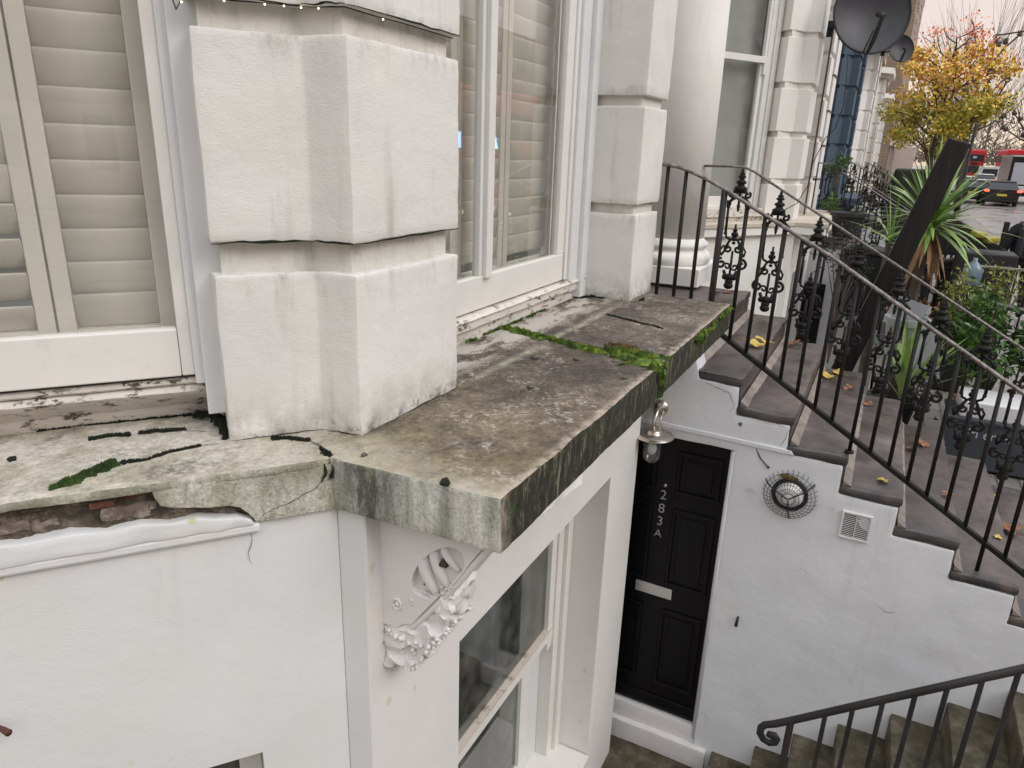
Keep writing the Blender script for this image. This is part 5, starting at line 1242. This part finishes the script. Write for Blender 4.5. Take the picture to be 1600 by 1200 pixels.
pot('tall pale grey vase standing behind the leaning post', (6.8, -.37, -1.55), .07, .40, 'tub')
pot('white trough pot between the cordylines', (6.6, -.28, -1.62), .16, .40, 'tub')
for i, (x, y, z, a_) in enumerate([(6.7, -.25, -1.25, .3), (6.6, -.42, -1.45, -.2)]):
    g = MB(); g.box(-.01, .01, -.13, .13, -.30, .16); tag(obj('board', g, M['tub'], loc=(x, y, z), rot=(a_, 0, .2)), ['pale board leaning upright behind the railing left of the small yucca', 'pale board leaning lower down, nearer the small yucca'][i], 'board')
# grey planter with a white rim and lettering
PL = thing('planter', 'dark slate-coloured planter trough with a white top and pale lettering', 'planter')
px, py0, py1 = 6.30, -.70, -1.95
g = MB(); g.box(px, px + .45, py1, py0, GZ + .02, -1.93); obj('trough', g, M['slate'], PL, bevel=.01)
g = MB(); g.box(px - .015, px + .465, py1 - .015, py0 + .015, -1.93, -1.90); obj('rim', g, M['slate'], PL, bevel=.006)
g = MB(); g.box(px + .01, px + .44, py1 + .01, py0 - .06, -1.90, -1.765); obj('white_top', g, M['carwhite'], PL, bevel=.012)
text('lettering', 'M er  n', .10, M['lettering'], PL, Matrix.Translation((px - .004, -.99, -2.02)) @ FX, .002)
# clutter seen through the railings
g = MB(); g.lathe([(.001, 0), (.085, 0), (.09, .02), (.09, .19), (.05, .24), (.022, .27), (.022, .30), (.001, .30)], 20); tag(obj('water_bottle', g, simple('bluish_plastic', (.13, .19, .23), .25), smooth=True, loc=(8.7, -.86, -1.22)), 'large pale bluish plastic bottle standing behind the railings', 'bottle')
g = MB(); g.box(-.15, .15, -.15, .15, 0, 1.15); tag(obj('plant_stand', g, M['black'], bevel=.02, loc=(8.7, -.86, GZ)), 'black stand carrying the bluish bottle', 'stand')
def bin_(label, x, y, s=1):
    b = thing('wheelie_bin', label, 'bin', (x, y, GZ), 'dark wheelie bins')
    g = MB(); g.prism([(-.28 * s, -.27 * s), (.28 * s, -.27 * s), (.28 * s, .27 * s), (-.28 * s, .27 * s)], .12, 1.0); obj('body', g, M['black'], b, bevel=.03)
    g = MB(); yz_prism(g, [(-.31, 1.0), (.31, 1.0), (.31, 1.05), (.0, 1.13), (-.31, 1.05)], -.31, .31); obj('lid', g, M['black'], b, bevel=.015)
    for yy in (-.2, .2): g = MB(); g.lathe([(.10, -.025), (.10, .025)], 14, Matrix.Translation((.25, yy, .10)) @ Matrix.Rotation(R_(90), 4, 'X')); obj('wheel', g, M['rubber'], b)
    return b
bin_('dark wheelie bin with a ridged lid, nearest the spiky leaves', 11.2, -1.0); bin_('dark wheelie bin to the right, beside the pinkish post', 11.0, -.35)
bin_('dark wheelie bin farthest left behind the cordyline', 12.0, .2)
g = MB(); yz_prism(g, [(-.62, 0), (.55, 0), (.55, .12), (.05, .48), (-.62, .10)], -.4, .4); tag(obj('bin_store_roof', g, M['black_wood'], loc=(11.1, -.75, -1.12)), 'black pitched timber lid of the bin store left of the person', 'lid')
g = MB(); g.box(-.025, .025, -.03, .03, 0, 1.65); tag(obj('post', g, M['black_wood'], loc=(10.9, -1.32, GZ)), 'thin black post rising beside the bin store', 'post')
for i, (y, a_) in enumerate(((-.98, .1), (-1.12, -.15))):
    g = MB(); g.box(-.08, .08, -.07, .07, -.035, .035); tag(obj('yellow_bag', g, M['yellow'], bevel=.02, loc=(10.2, y, -.80 - .05 * i), rot=(a_, 0, .3)), ['yellow package under the spiky leaf tips', 'second yellow package, right of the first'][i], 'package')
g = MB(); g.box(-.02, .02, -.035, .035, 0, .75); tag(obj('post', g, M['stucco_pink'], loc=(10.4, -1.20, -1.85)), 'short pale pinkish post behind the small railing', 'post')
g = MB(); g.box(-.25, .25, -.35, .25, 0, 1.34); tag(obj('storage_box', g, M['black'], bevel=.02, loc=(10.2, -1.05, GZ)), 'black storage box beneath the yellow packages', 'box')
g = MB(); g.box(-.35, .35, -.55, .55, -.015, .015); tag(obj('lid_board', g, M['iron_grey'], loc=(7.7, -1.45, -1.28), rot=(.15, .1, 0)), 'dark board lying flat beside the laurel bush', 'board')
g = MB(); g.box(0, 2.2, -.5, .5, 0, 2.15); tag(obj('hedge', g, M['hedge'], bevel=.05, loc=(20, -.42, GZ)), 'tall clipped dark green hedge beyond the stair railings', 'hedge')

# ------------------------------------------------------------------ fallen leaves
def leaf_mesh(seed, mat):
    rnd = random.Random(seed); g = MB(); n = 20; c = Vector((0, 0, .012)); rim = []
    for i in range(n):
        a_ = 2 * math.pi * i / n; r = .042 * (.62 + .42 * (abs(math.cos(a_ * 2.5)) ** 1.5)) * rnd.uniform(.85, 1.1); rim.append(Vector((r * math.cos(a_) * 1.1, r * math.sin(a_), .004 + .016 * abs(math.sin(a_ * 1.5 + seed)))))
    for i in range(n): g.tri(c, rim[i], rim[(i + 1) % n])
    g.tube([(-.03, 0, .006), (-.08, .01, .012)], .0015, 4)
    return g.mesh('fallen_leaf', M[mat])
LMs = [leaf_mesh(i, m) for i, m in enumerate(['leaf_yellow', 'leaf_yellow', 'leaf_brown', 'leaf_brown', 'leaf_yellow', 'leaf_brown'])]
rnd = random.Random(12)
spots = [(4.62, .62, 1, 1, 1.5), (4.75, .60, 1, 4, 1.2), (5.45, .50, 2, 2, 1.1), (5.3, .42, 2, 0, .9), (5.35, .20, 3, 1, 1.3), (5.5, .13, 3, 0, 1.1), (5.15, .05, 3, 3, .9), (5.5, -.16, 4, 5, 1.1), (5.4, -.10, 4, 2, .9),
         (3.98, -.26, 4, 1, 1.25), (4.05, -.22, 4, 4, .8), (5.25, -.46, 5, 2, 1.2), (5.1, -.40, 5, 3, .9), (5.28, -.66, 6, 1, 1.5), (5.15, -.74, 6, 4, 1.2), (4.45, -.58, 5, 5, .8), (4.55, -.63, 6, 3, .9), (4.1, -.40, 5, 2, .6), (4.9, -.98, 7, 2, 1.8), (4.85, -1.04, 7, 4, 1.5), (4.4, -.85, 6, 4, .6), (4.75, -.80, 6, 5, .9), (5.4, -.95, 7, 5, 1.1), (5.45, .98, 0, 2, 1.0), (5.35, 1.05, 0, 5, 1.0), (5.0, -.2, 4, 5, .6), (4.4, .1, 3, 3, .5), (5.55, .45, 2, 2, 1.2)]
spots = [(x, y, k_, (1 if (i_ == 22) else mi), sc) for i_, (x, y, k_, mi, sc) in enumerate(spots) if i_ not in (9, 14, 25, 13, 17, 26, 21, 7, 16, 19, 3)]
cl_ = lambda mi: 'yellow' if mi in (0, 1, 4) else 'brown'
for i, (x, y, k_, mi, sc) in enumerate(spots):
    o = link('fallen_leaf', LMs[mi], None, (x, y, T0 - RISE * k_ + .004), (rnd.uniform(-.2, .2), rnd.uniform(-.2, .2), rnd.random() * 6.28)); o.scale = (sc * 1.0,) * 3
    same = sorted([q for q in spots if q[2] == k_ and cl_(q[3]) == cl_(mi)]); r_ = same.index((x, y, k_, mi, sc))
    st_ = ['the top landing', 'the first step down', 'the second step down', 'the third step down', 'the fourth step down', 'the fifth step down', 'the sixth step down', 'the seventh step down'][k_]
    w_ = '' if len(same) == 1 else (', nearest the camera' if r_ == 0 else (', nearest the ornate railing' if r_ == len(same) - 1 else ', the middle one' if len(same) == 3 else (', the second nearest' if r_ == 1 else ', the third nearest')))
    tag(o, '%s fallen leaf on %s%s' % (cl_(mi), st_, w_), 'leaf', 'fallen leaves on the stone stairs')

# ------------------------------------------------------------------ trees
def limb(g, p, d, L, r, depth, rnd, tips, bend=.25, split=(2, 3), spread=.6, shrink=.72, upw=.15):
    pts = [p]; q = p; dd = d
    for i in range(4):
        dd = (dd + Vector((rnd.gauss(0, bend), rnd.gauss(0, bend), rnd.gauss(upw, bend * .5))) * .4).normalized(); q = q + dd * (L / 4); pts.append(q)
    g.tube(pts, [r, r * .93, r * .86, r * .78, r * .70], 5 if depth < 2 else 4, cap=False)
    if depth == 0: tips.append((q, dd)); return
    for i in range(rnd.randint(*split)):
        nd = (dd + Vector((rnd.gauss(0, spread), rnd.gauss(0, spread), rnd.gauss(.05, spread * .6)))).normalized()
        limb(g, pts[rnd.randint(2, 4)] if i else q, nd, L * shrink * rnd.uniform(.8, 1.15), r * .62, depth - 1, rnd, tips, bend, split, spread, shrink, upw)
def autumn_tree(label, c, H=6.6, seed=3):
    t = thing('autumn_tree', label, 'tree', c); rnd = random.Random(seed); g = MB(); tips = []
    g.tube([(0, 0, 0), (.03, 0, 1.0), (0, .05, 2.0), (.05, 0, 3.2), (.0, -.05, 4.6), (.05, -.05, 5.8)], [.13, .11, .095, .07, .04, .015], 8)
    for i in range(24):
        z = 2.1 + i * .165; a_ = i * 2.4 + rnd.random(); L = 1.12 * (1 - .62 * (i / 24)) + .30
        limb(g, Vector((0, 0, z)), Vector((math.cos(a_), math.sin(a_), .45)).normalized(), L, .032, 2, rnd, tips, .25, (2, 3), .55, .6)
    obj('trunk', g, M['bark'], t)
    for nm, mat, z0, z1, n, sd_ in (('crown', 'autumn_green', 1.9, 4.3, 3200, 1), ('crown', 'autumn_gold', 2.0, 5.9, 4700, 2), ('crown', 'autumn_red', 4.5, 7.2, 1300, 3)):
        g = MB(); r2 = random.Random(sd_); ok = [q for q, d in tips if z0 < q.z < z1]
        for i in range(n):
            q = r2.choice(ok) + Vector((r2.gauss(0, .20), r2.gauss(0, .20), r2.gauss(-.02, .17))); s_ = r2.uniform(.025, .085) * (.8 if mat == 'autumn_red' else 1)
            u = Vector((r2.gauss(0, 1), r2.gauss(0, 1), r2.gauss(0, 1))).normalized(); v = u.orthogonal().normalized()
            g.quad(q - u * s_, q + v * s_ * .8, q + u * s_, q - v * s_ * .8)
        obj(nm, g, M[mat], t)
    return t
autumn_tree('young street tree with green-gold lower leaves and red top leaves', (30, -.95, GZ))
def pollard(label, c, seed, H=4.4, lean=(0, 0), knobs=True, cat='tree', shoots=7, shl=2.6, nl=13, R0=.2, spreadz=.55):
    t = thing('bare_tree', label, cat, c); rnd = random.Random(seed); g = MB(); gk = MB(); gs = MB()
    top_ = Vector((lean[0], lean[1], H)); g.tube([(0, 0, 0), top_ * .5 + Vector((.1, .05, 0)), top_, top_ * 1.35], [R0, R0 * .8, R0 * .6, R0 * .25], 8)
    for i in range(nl):
        a_ = i * 2.4 + rnd.random() * .6; b = top_ * rnd.uniform(.62, 1.3); L = rnd.uniform(1.3, 2.7); d = Vector((math.cos(a_), math.sin(a_), rnd.uniform(.15, spreadz + .3))).normalized()
        pts = [b + d * L * t_ + Vector((0, 0, .5 * t_ * t_)) + Vector((rnd.gauss(0, .06), rnd.gauss(0, .06), 0)) for t_ in (0, .25, .5, .75, 1)]
        g.tube(pts, [.07, .055, .045, .04, .035], 6)
        for e in (pts[-1], pts[-2] + Vector((rnd.gauss(0, .25), rnd.gauss(0, .25), .25))):
            if knobs: gk.ball(e, .13, 6, (1, 1, 1), .8, rnd.random() * 9)
            for s_ in range(shoots):
                dd = (d * .6 + Vector((rnd.gauss(0, .35), rnd.gauss(0, .35), rnd.uniform(.7, 1.4)))).normalized(); LL = shl * rnd.uniform(.5, 1.1)
                gs.tube([e, e + dd * LL * .5, e + dd * LL + Vector((0, 0, .15))], [.009, .007, .003], 3, cap=False)
    obj('trunk', g, M['bark'], t); 
    if knobs: obj('pollard_knob', gk, M['bark'], t)
    o = obj('shoots', gs, M['twig'], t); return t
pollard('bare pollarded plane tree with knuckled branches and long upright shoots', (44, -3.0, GZ), 5, 5.2, (0, .3), shoots=6, shl=3.4, nl=16)
pollard('second bare pollarded tree reaching in from the right', (50, -7.5, GZ), 8, 4.0, (0, 1.0), shoots=8, shl=2.6, nl=12)
for i, (x, y, h, sd_) in enumerate([(80, -4.5, 5.5, 11), (98, -3.4, 6, 12), (120, -5, 7, 13), (90, -14.5, 6, 14), (125, -17, 8, 15), (150, -9, 7, 16), (170, -14, 8, 17)]):
    pollard(['leafless brown tree behind the first red bus', 'leafless brown tree left of the red buses', 'leafless brown tree above the farthest bus', 'leafless brown tree at the far right behind the traffic', 'large leafless tree at the far right skyline', 'distant leafless tree over the middle of the road', 'most distant leafless tree at the end of the street'][i], (x, y, GZ), sd_, h, knobs=False, shoots=12, shl=3.6, nl=14)
g = MB(); rnd = random.Random(5)
for i in range(2600):
    p = Vector((rnd.uniform(180, 240), rnd.uniform(-50, 6), GZ + rnd.uniform(2, 15 * (0.6 + .4 * math.sin(i * .01)))))
    d = Vector((rnd.gauss(0, 1), rnd.gauss(0, 1), rnd.uniform(.3, 1.5))).normalized() * rnd.uniform(1.5, 4); g.tube([p, p + d], [.12, .03], 3, cap=False)
tag(obj('distant_wood', g, M['twig']), 'brown mass of bare treetops closing the end of the street', 'trees', kind='stuff')

# ------------------------------------------------------------------ street lamp
LS = thing('street_lamp', 'tall thin black lamp post with a long horizontal arm against the sky', 'street lamp', (41, -2.82, GZ))
g = MB(); g.tube([(0, 0, 0), (0, 0, 1.0), (0, 0, 1.01), (0, 0, 7.85)], [.11, .11, .075, .05], 10); obj('pole', g, M['iron'], LS, smooth=True)
g = MB(); g.tube([(0, 0, 7.8), (0, -.9, 7.92), (0, -2.2, 7.98)], .035, 6); obj('arm', g, M['iron_grey'], LS, smooth=True)
g = MB(); g.box(-.12, .12, -2.9, -2.1, 7.9, 8.02); obj('lamp_head', g, M['iron_grey'], LS, bevel=.03)

# ------------------------------------------------------------------ vehicles
def car(label, x, y, col, van=False, flip=False, lights=False, cat='car', L=4.4, W=1.86, H=1.52):
    c = thing('parked_van' if van else 'car', label, cat, (x, y, GZ - .12)); 
    if flip: c.rotation_euler = (0, 0, math.pi)
    hw = W / 2
    g = MB()   # sections along x (rear at x=0), each (x, halfwidth, zlow, zmid)
    secs = [(0, .80, .45, .95), (.06, .95, .30, 1.0), (.5, 1.0, .22, .98), (L * .5, 1.0, .2, .94), (L - .9, 1.0, .2, .90), (L - .25, .94, .25, .78), (L, .75, .35, .62)]
    prev = None
    for (sx_, wf, zl, zm) in secs:
        w0 = hw * wf; ring = [(sx_, -w0 * .92, zl), (sx_, -w0, zl + .25), (sx_, -w0 * .98, zm), (sx_, -w0 * .85, zm + .05), (sx_, w0 * .85, zm + .05), (sx_, w0 * .98, zm), (sx_, w0, zl + .25), (sx_, w0 * .92, zl)]
        b = len(g.v); g.v += [Vector(q) for q in ring]
        if prev is not None:
            for k in range(8): k2 = (k + 1) % 8; g.f.append([prev + k, prev + k2, b + k2, b + k]); g.mi.append(0)
        else: g.f.append([b + k for k in range(8)]); g.mi.append(0)
        prev = b
    g.f.append([prev + k for k in range(8)]); g.mi.append(0)
    obj('body', g, M[col], c, bevel=.02)
    def cabin(z0, z1, f0, f1, b0, b1, w0, w1, name, mat):
        g = MB(); P_ = [(f0, -w0, z0), (b0, -w0, z0), (b0, w0, z0), (f0, w0, z0), (f1, -w1, z1), (b1, -w1, z1), (b1, w1, z1), (f1, w1, z1)]
        b = len(g.v); g.v += [Vector(q) for q in P_]
        for f in ((0,3,2,1),(4,5,6,7),(0,1,5,4),(1,2,6,5),(2,3,7,6),(3,0,4,7)): g.f.append(list(f)); g.mi.append(0)
        return obj(name, g, M[mat], c, bevel=.03)
    if van: cabin(.9, H, 0.02, .05, L - 1.1, L - 1.6, hw * .96, hw * .90, 'cabin', col)
    else: cabin(.97, H - .05, .12, .55, L - 1.0, L - 1.9, hw * .90, hw * .70, 'windows', 'winglass'); cabin(H - .06, H, .48, .55, L - 1.85, L - 1.95, hw * .73, hw * .69, 'roof', col)
    if van: g = MB(); g.box(-.01, .02, -hw * .75, hw * .75, 1.15, H - .25); obj('rear_window', g, M['winglass'], c)
    for sx_ in (.85, L - .85):
        for s in (-1, 1):
            wz = .33; g = MB(); g.lathe([(.001, -.1), (.33, -.1), (.34, 0), (.33, .1), (.001, .1)], 18, Matrix.Translation((sx_, s * (hw - .1), wz)) @ Matrix.Rotation(R_(90), 4, 'X'), cap=False); wo = obj('wheel', g, M['rubber'], c)
            g = MB(); g.lathe([(.001, 0), (.2, 0), (.19, .01)], 14, Matrix.Translation((sx_, s * (hw + .001), wz)) @ Matrix.Rotation(R_(90), 4, 'X'), cap=False); obj('rim', g, M['steel'], wo)
    for s in (-1, 1):
        g = MB(); g.box(-.03, .08, s * hw * .88 - .14, s * hw * .88 + .10 if s < 0 else s * hw * .88 + .1, .86, .98); obj('tail_light', g, M['taillight'], c, bevel=.01)
        g = MB(); g.box(L - .12, L - .02, s * hw * .7 - .15, s * hw * .7 + .15, .58, .70); obj('headlight', g, M['headlight'] if lights else M['screenglass'], c, bevel=.02)
    g = MB(); g.box(-.025, .015, -.26, .26, .62, .74); obj('number_plate', g, M['plate'], c)
    g = MB(); g.box(-.03, .1, -hw * .85, hw * .85, .28, .42); obj('bumper', g, M['rubber'], c, bevel=.02)
    g = MB(); g.tube([(.0, -hw * .9, .98), (.0, hw * .9, .98)], .02, 6); obj('spoiler', g, M[col], c)
    return c
car('black car seen from behind with a yellow number plate, driving away', 53.5, -5.85, 'carblack', H=1.5, W=1.9)
car('dark parked car half hidden behind the spiky leaves, left of the black car', 56, -4.5, 'carblack', W=1.75, L=4.2, H=1.45)
car('white car with lit tail lights ahead of the black car', 84, -7.6, 'carwhite')
car('white van in the queue behind the buses', 96, -8.9, 'carwhite', van=True, H=2.2, L=5, cat='van')
car('white parked car at the kerb beyond the hedge', 66, -4.6, 'carwhite')
car('oncoming white car at far right with headlights on', 74, -11.5, 'carwhite', flip=True, lights=True)
# grey truck with a pale windscreen, far right
T_ = thing('truck', 'grey truck cab with a large pale windscreen at the right edge', 'truck', (58, -7.6, GZ - .12))
g = MB(); g.box(0, 6, -1.15, 1.15, .5, 3.0); obj('body', g, M['carblack'], T_, bevel=.06)
g = MB(); g.box(-.03, .0, -.92, .98, 1.25, 2.6); obj('windscreen', g, M['screenglass'], T_, bevel=.01)
g = MB(); g.box(-.05, .0, -1.1, 1.1, .75, 1.15); obj('grille', g, M['carwhite'], T_, bevel=.02)
g = MB(); g.box(.0, 6, -1.17, 1.17, 2.98, 3.06); obj('roof', g, M['carwhite'], T_)
for s in (-1, 1):
    g = MB(); g.box(-.06, -.0, s * .9 - .15, s * .9 + .15, .55, .72); obj('light', g, M['taillight'], T_)
    for sx_ in (1, 4.6): g = MB(); g.lathe([(.001, -.14), (.48, -.14), (.48, .14), (.001, .14)], 18, Matrix.Translation((sx_, s * 1.0, .48)) @ Matrix.Rotation(R_(90), 4, 'X'), cap=False); obj('wheel', g, M['rubber'], T_)
def bus(label, x, y, L=10.5, W=2.55, H=4.4, face_glow=True):
    b = thing('double_decker_bus', label, 'bus', (x, y, GZ - .12), 'red double decker buses')
    g = MB(); g.box(0, L, -W / 2, W / 2, .35, H); obj('body', g, M['red'], b, bevel=.16)
    for nm, z0, z1 in (('upper_window', 2.75, 3.75), ('lower_window', 1.15, 2.15)):
        g = MB(); g.box(-.02, .05, -W / 2 + .16, W / 2 - .16, z0, z1); obj(nm, g, M['winglass'], b, bevel=.02)
        for i in range(7):
            for s in (-1, 1):
                g = MB(); g.box(.5 + i * 1.4, 1.75 + i * 1.4, s * W / 2 - .02, s * W / 2 + .02, z0, z1 - .1); obj('side_window', g, M['winglass'], b)
    g = MB(); g.box(-.03, .0, -.5, .4, 2.25, 2.62); obj('display_panel', g, M['black'], b)
    g = MB(); g.box(-.045, -.03, -.2, .25, 3.2, 3.5); obj('route_panel', g, M['screenglass'], b)
    for s in (-1, 1):
        g = MB(); g.box(-.04, .02, s * 1.05 - .1, s * 1.05 + .1, .7, 1.0); obj('light', g, M['taillight'], b)
        for sx_ in (2.2, 8): g = MB(); g.lathe([(.001, -.15), (.5, -.15), (.5, .15), (.001, .15)], 18, Matrix.Translation((sx_, s * 1.12, .5)) @ Matrix.Rotation(R_(90), 4, 'X'), cap=False); obj('wheel', g, M['rubber'], b)
    g = MB(); g.box(-.03, .02, -.35, .35, .45, .6); obj('number_plate', g, M['plate'], b)
    return b
bus('red double decker bus seen end-on, nearer the left of the road', 128, -9.6)
bus('red double decker bus farther right, partly cut by the photo edge', 118, -13.6)
b3_ = bus('red double decker bus across the road, outside the view but mirrored in the front window', 17, -11.5)
for i, (x, z) in enumerate(((20.5, 2.4), (23.5, 2.4))):
    g = MB(); g.box(x - 17, x - 16.2, 1.29, 1.31, z, z + .5); obj('lit_panel', g, M['bluescreen'], b3_)
c3_ = car('dark car across the road with lit lamps, outside the view', 14, -7.5, 'carblack', lights=True)
for i in range(5): g = MB(); g.ball((.6 + i * .8, .95, .9), .07, 8); obj('side_marker', g, M['headlight'] if i % 2 else M['taillight'], c3_)

# ------------------------------------------------------------------ person walking at the right edge
def person(label, c, rz=0):
    P_ = thing('person', label, 'person', c); P_.rotation_euler = (0, 0, rz)
    J = dict(pel=(0, 0, .95), ch=(0, 0, 1.25), sh=(0, 0, 1.42), nk=(0, 0, 1.50), hd=(.02, 0, 1.60), tp=(.02, 0, 1.72),
             hl=(0, .1, .90), kl=(.10, .11, .50), fl=(.02, .12, .09), tl=(.16, .13, .05), hr=(0, -.1, .90), kr=(.02, -.11, .50), fr=(-.16, -.12, .12), tr=(-.03, -.13, .05),
             sl=(0, .19, 1.40), el=(-.05, .26, 1.12), wl=(.10, .27, .92), sr=(0, -.19, 1.40), er=(-.08, -.26, 1.12), wr=(.05, -.27, .90), gl=(.15, .27, .84), gr=(.08, -.27, .81))
    Rr = dict(pel=.16, ch=.18, sh=.13, nk=.06, hd=.095, tp=.08, hl=.10, kl=.065, fl=.05, tl=.045, hr=.10, kr=.065, fr=.05, tr=.045, sl=.08, el=.06, wl=.04, sr=.08, er=.06, wr=.04, gl=.04, gr=.04)
    E_ = [('pel', 'ch'), ('ch', 'sh'), ('sh', 'nk'), ('nk', 'hd'), ('hd', 'tp'), ('pel', 'hl'), ('hl', 'kl'), ('kl', 'fl'), ('fl', 'tl'), ('pel', 'hr'), ('hr', 'kr'), ('kr', 'fr'), ('fr', 'tr'), ('sh', 'sl'), ('sl', 'el'), ('el', 'wl'), ('wl', 'gl'), ('sh', 'sr'), ('sr', 'er'), ('er', 'wr'), ('wr', 'gr')]
    ks = list(J); me = bpy.data.meshes.new('body'); me.from_pydata([J[k] for k in ks], [(ks.index(a), ks.index(b)) for a, b in E_], []); me.materials.append(M['cloth'])
    o = link('body', me, P_); sk = o.modifiers.new('skin', 'SKIN'); me.skin_vertices  # layer is made with the modifier
    for i, k in enumerate(ks): me.skin_vertices[0].data[i].radius = (Rr[k], Rr[k])
    me.skin_vertices[0].data[0].use_root = True
    sb = o.modifiers.new('sub', 'SUBSURF'); sb.levels = 2; sb.render_levels = 2
    g = MB(); g.ball((.0, 0, 1.66), .118, 14, (1, .92, 1.08), .15, 3); obj('hair', g, M['black'], P_, smooth=True)
    g = MB(); g.ball((.055, 0, 1.615), .088, 12, (.9, .8, 1.05)); obj('face', g, M['skin'], P_, smooth=True)
    g = MB(); g.box(-.34, -.13, -.17, .17, .98, 1.44); obj('backpack', g, M['clothgrey'], P_, bevel=.05, seg=4)
    g = MB(); g.box(-.37, -.33, -.11, .11, 1.02, 1.22); obj('backpack_pocket', g, M['cloth'], P_, bevel=.02)
    g = MB(); g.ball((-.345, -.03, 1.24), .03, 8, (.3, 1, .6)); obj('backpack_badge', g, M['lettering'], P_)
    for s in (-1, 1):
        g = MB(); g.tube([(-.12, s * .11, 1.44), (0, s * .12, 1.50), (.14, s * .12, 1.36), (.10, s * .13, 1.10)], .022, 6, flat=.5); obj('backpack_strap', g, M['clothgrey'], P_)
    return P_
person('person in black with a dark backpack walking away at the right edge', (13.6, -1.95, GZ), .15)

# ------------------------------------------------------------------ far buildings
BB = thing('brick_building', 'tall brown brick building with pale window surrounds beyond the white terrace', 'building', (50, .75, GZ))
g = MB(); g.box(0, 42, 0, 9, 0, 19); obj('wall', g, M['farbrick'], BB)
g = MB(); g.box(-.0, 42, -.25, -.001, 3.2, 3.6); obj('string_course', g, M['stucco_pink'], BB)
g = MB(); g.box(-.3, 42.3, -.5, 0, 18.9, 19.5); obj('cornice', g, M['stucco_pink'], BB)
for i in range(10):
    for fl in range(5):
        e = bpy.data.objects.new('window', None); COL.objects.link(e); e.parent = BB; e.location = (1.6 + i * 4.1, 0, 1.2 + fl * 3.5)
        g = MB(); g.box(0, 1.3, -.02, .05, 0, 2.0); obj('pane', g, M['pane'], e)
        g = MB(); g.box(-.25, 1.55, -.16, -.021, 2.0, 2.35); g.box(-.25, -.001, -.12, -.021, 0, 2.0); g.box(1.301, 1.55, -.12, -.021, 0, 2.0); obj('surround', g, M['stucco_pink'], e)
for i in range(5):
    g = MB(); g.box(2 + i * 8, 4.0 + i * 8, -1.5, -.26, 0, 3.2); obj('porch', g, M['stucco_pink'], BB, bevel=.05)
PB = thing('pink_building', 'pale pinkish building front low between the autumn tree and the black post', 'building', (96, -.6, GZ))
g = MB(); g.box(0, 50, 0, 9, 0, 9.5); obj('wall', g, M['stucco_pink'], PB)
for i in range(12):
    for fl in range(3): g = MB(); g.box(1 + i * 4, 2.2 + i * 4, -.05, .02, 1 + fl * 3, 3 + fl * 3); obj('window', g, M['pane'], PB)
OT = thing('opposite_terrace', 'long pale terrace across the road, outside the view, mirrored in the window panes', 'building', (-30, -21, GZ))
g = MB(); g.box(0, 125, -9, 0, 0, 9.5); obj('wall', g, M['farbrick'], OT)
g = MB(); g.box(0, 125, .002, .25, 0, 3.4); obj('stucco_base', g, M['stucco_pink'], OT)
wm = MB().box(0, 1.3, 0, .06, 0, 2).mesh('window', M['pane'])
for i in range(28):
    for fl in range(3): link('window', wm, OT, (1.2 + i * 4.4, .25 if fl == 0 else .0, 1.0 + fl * 3.1))
for i, (x, y) in enumerate([(0, -17.5), (9, -17.6), (-9, -17.5), (18, -17.6)]):
    pollard(['bare tree across the road behind the camera', 'bare tree across the road opposite the steps', 'bare tree across the road farthest behind the camera', 'bare tree across the road farther along'][i], (x, y, GZ), 31 + i, 4.5, shoots=6, shl=2.6)
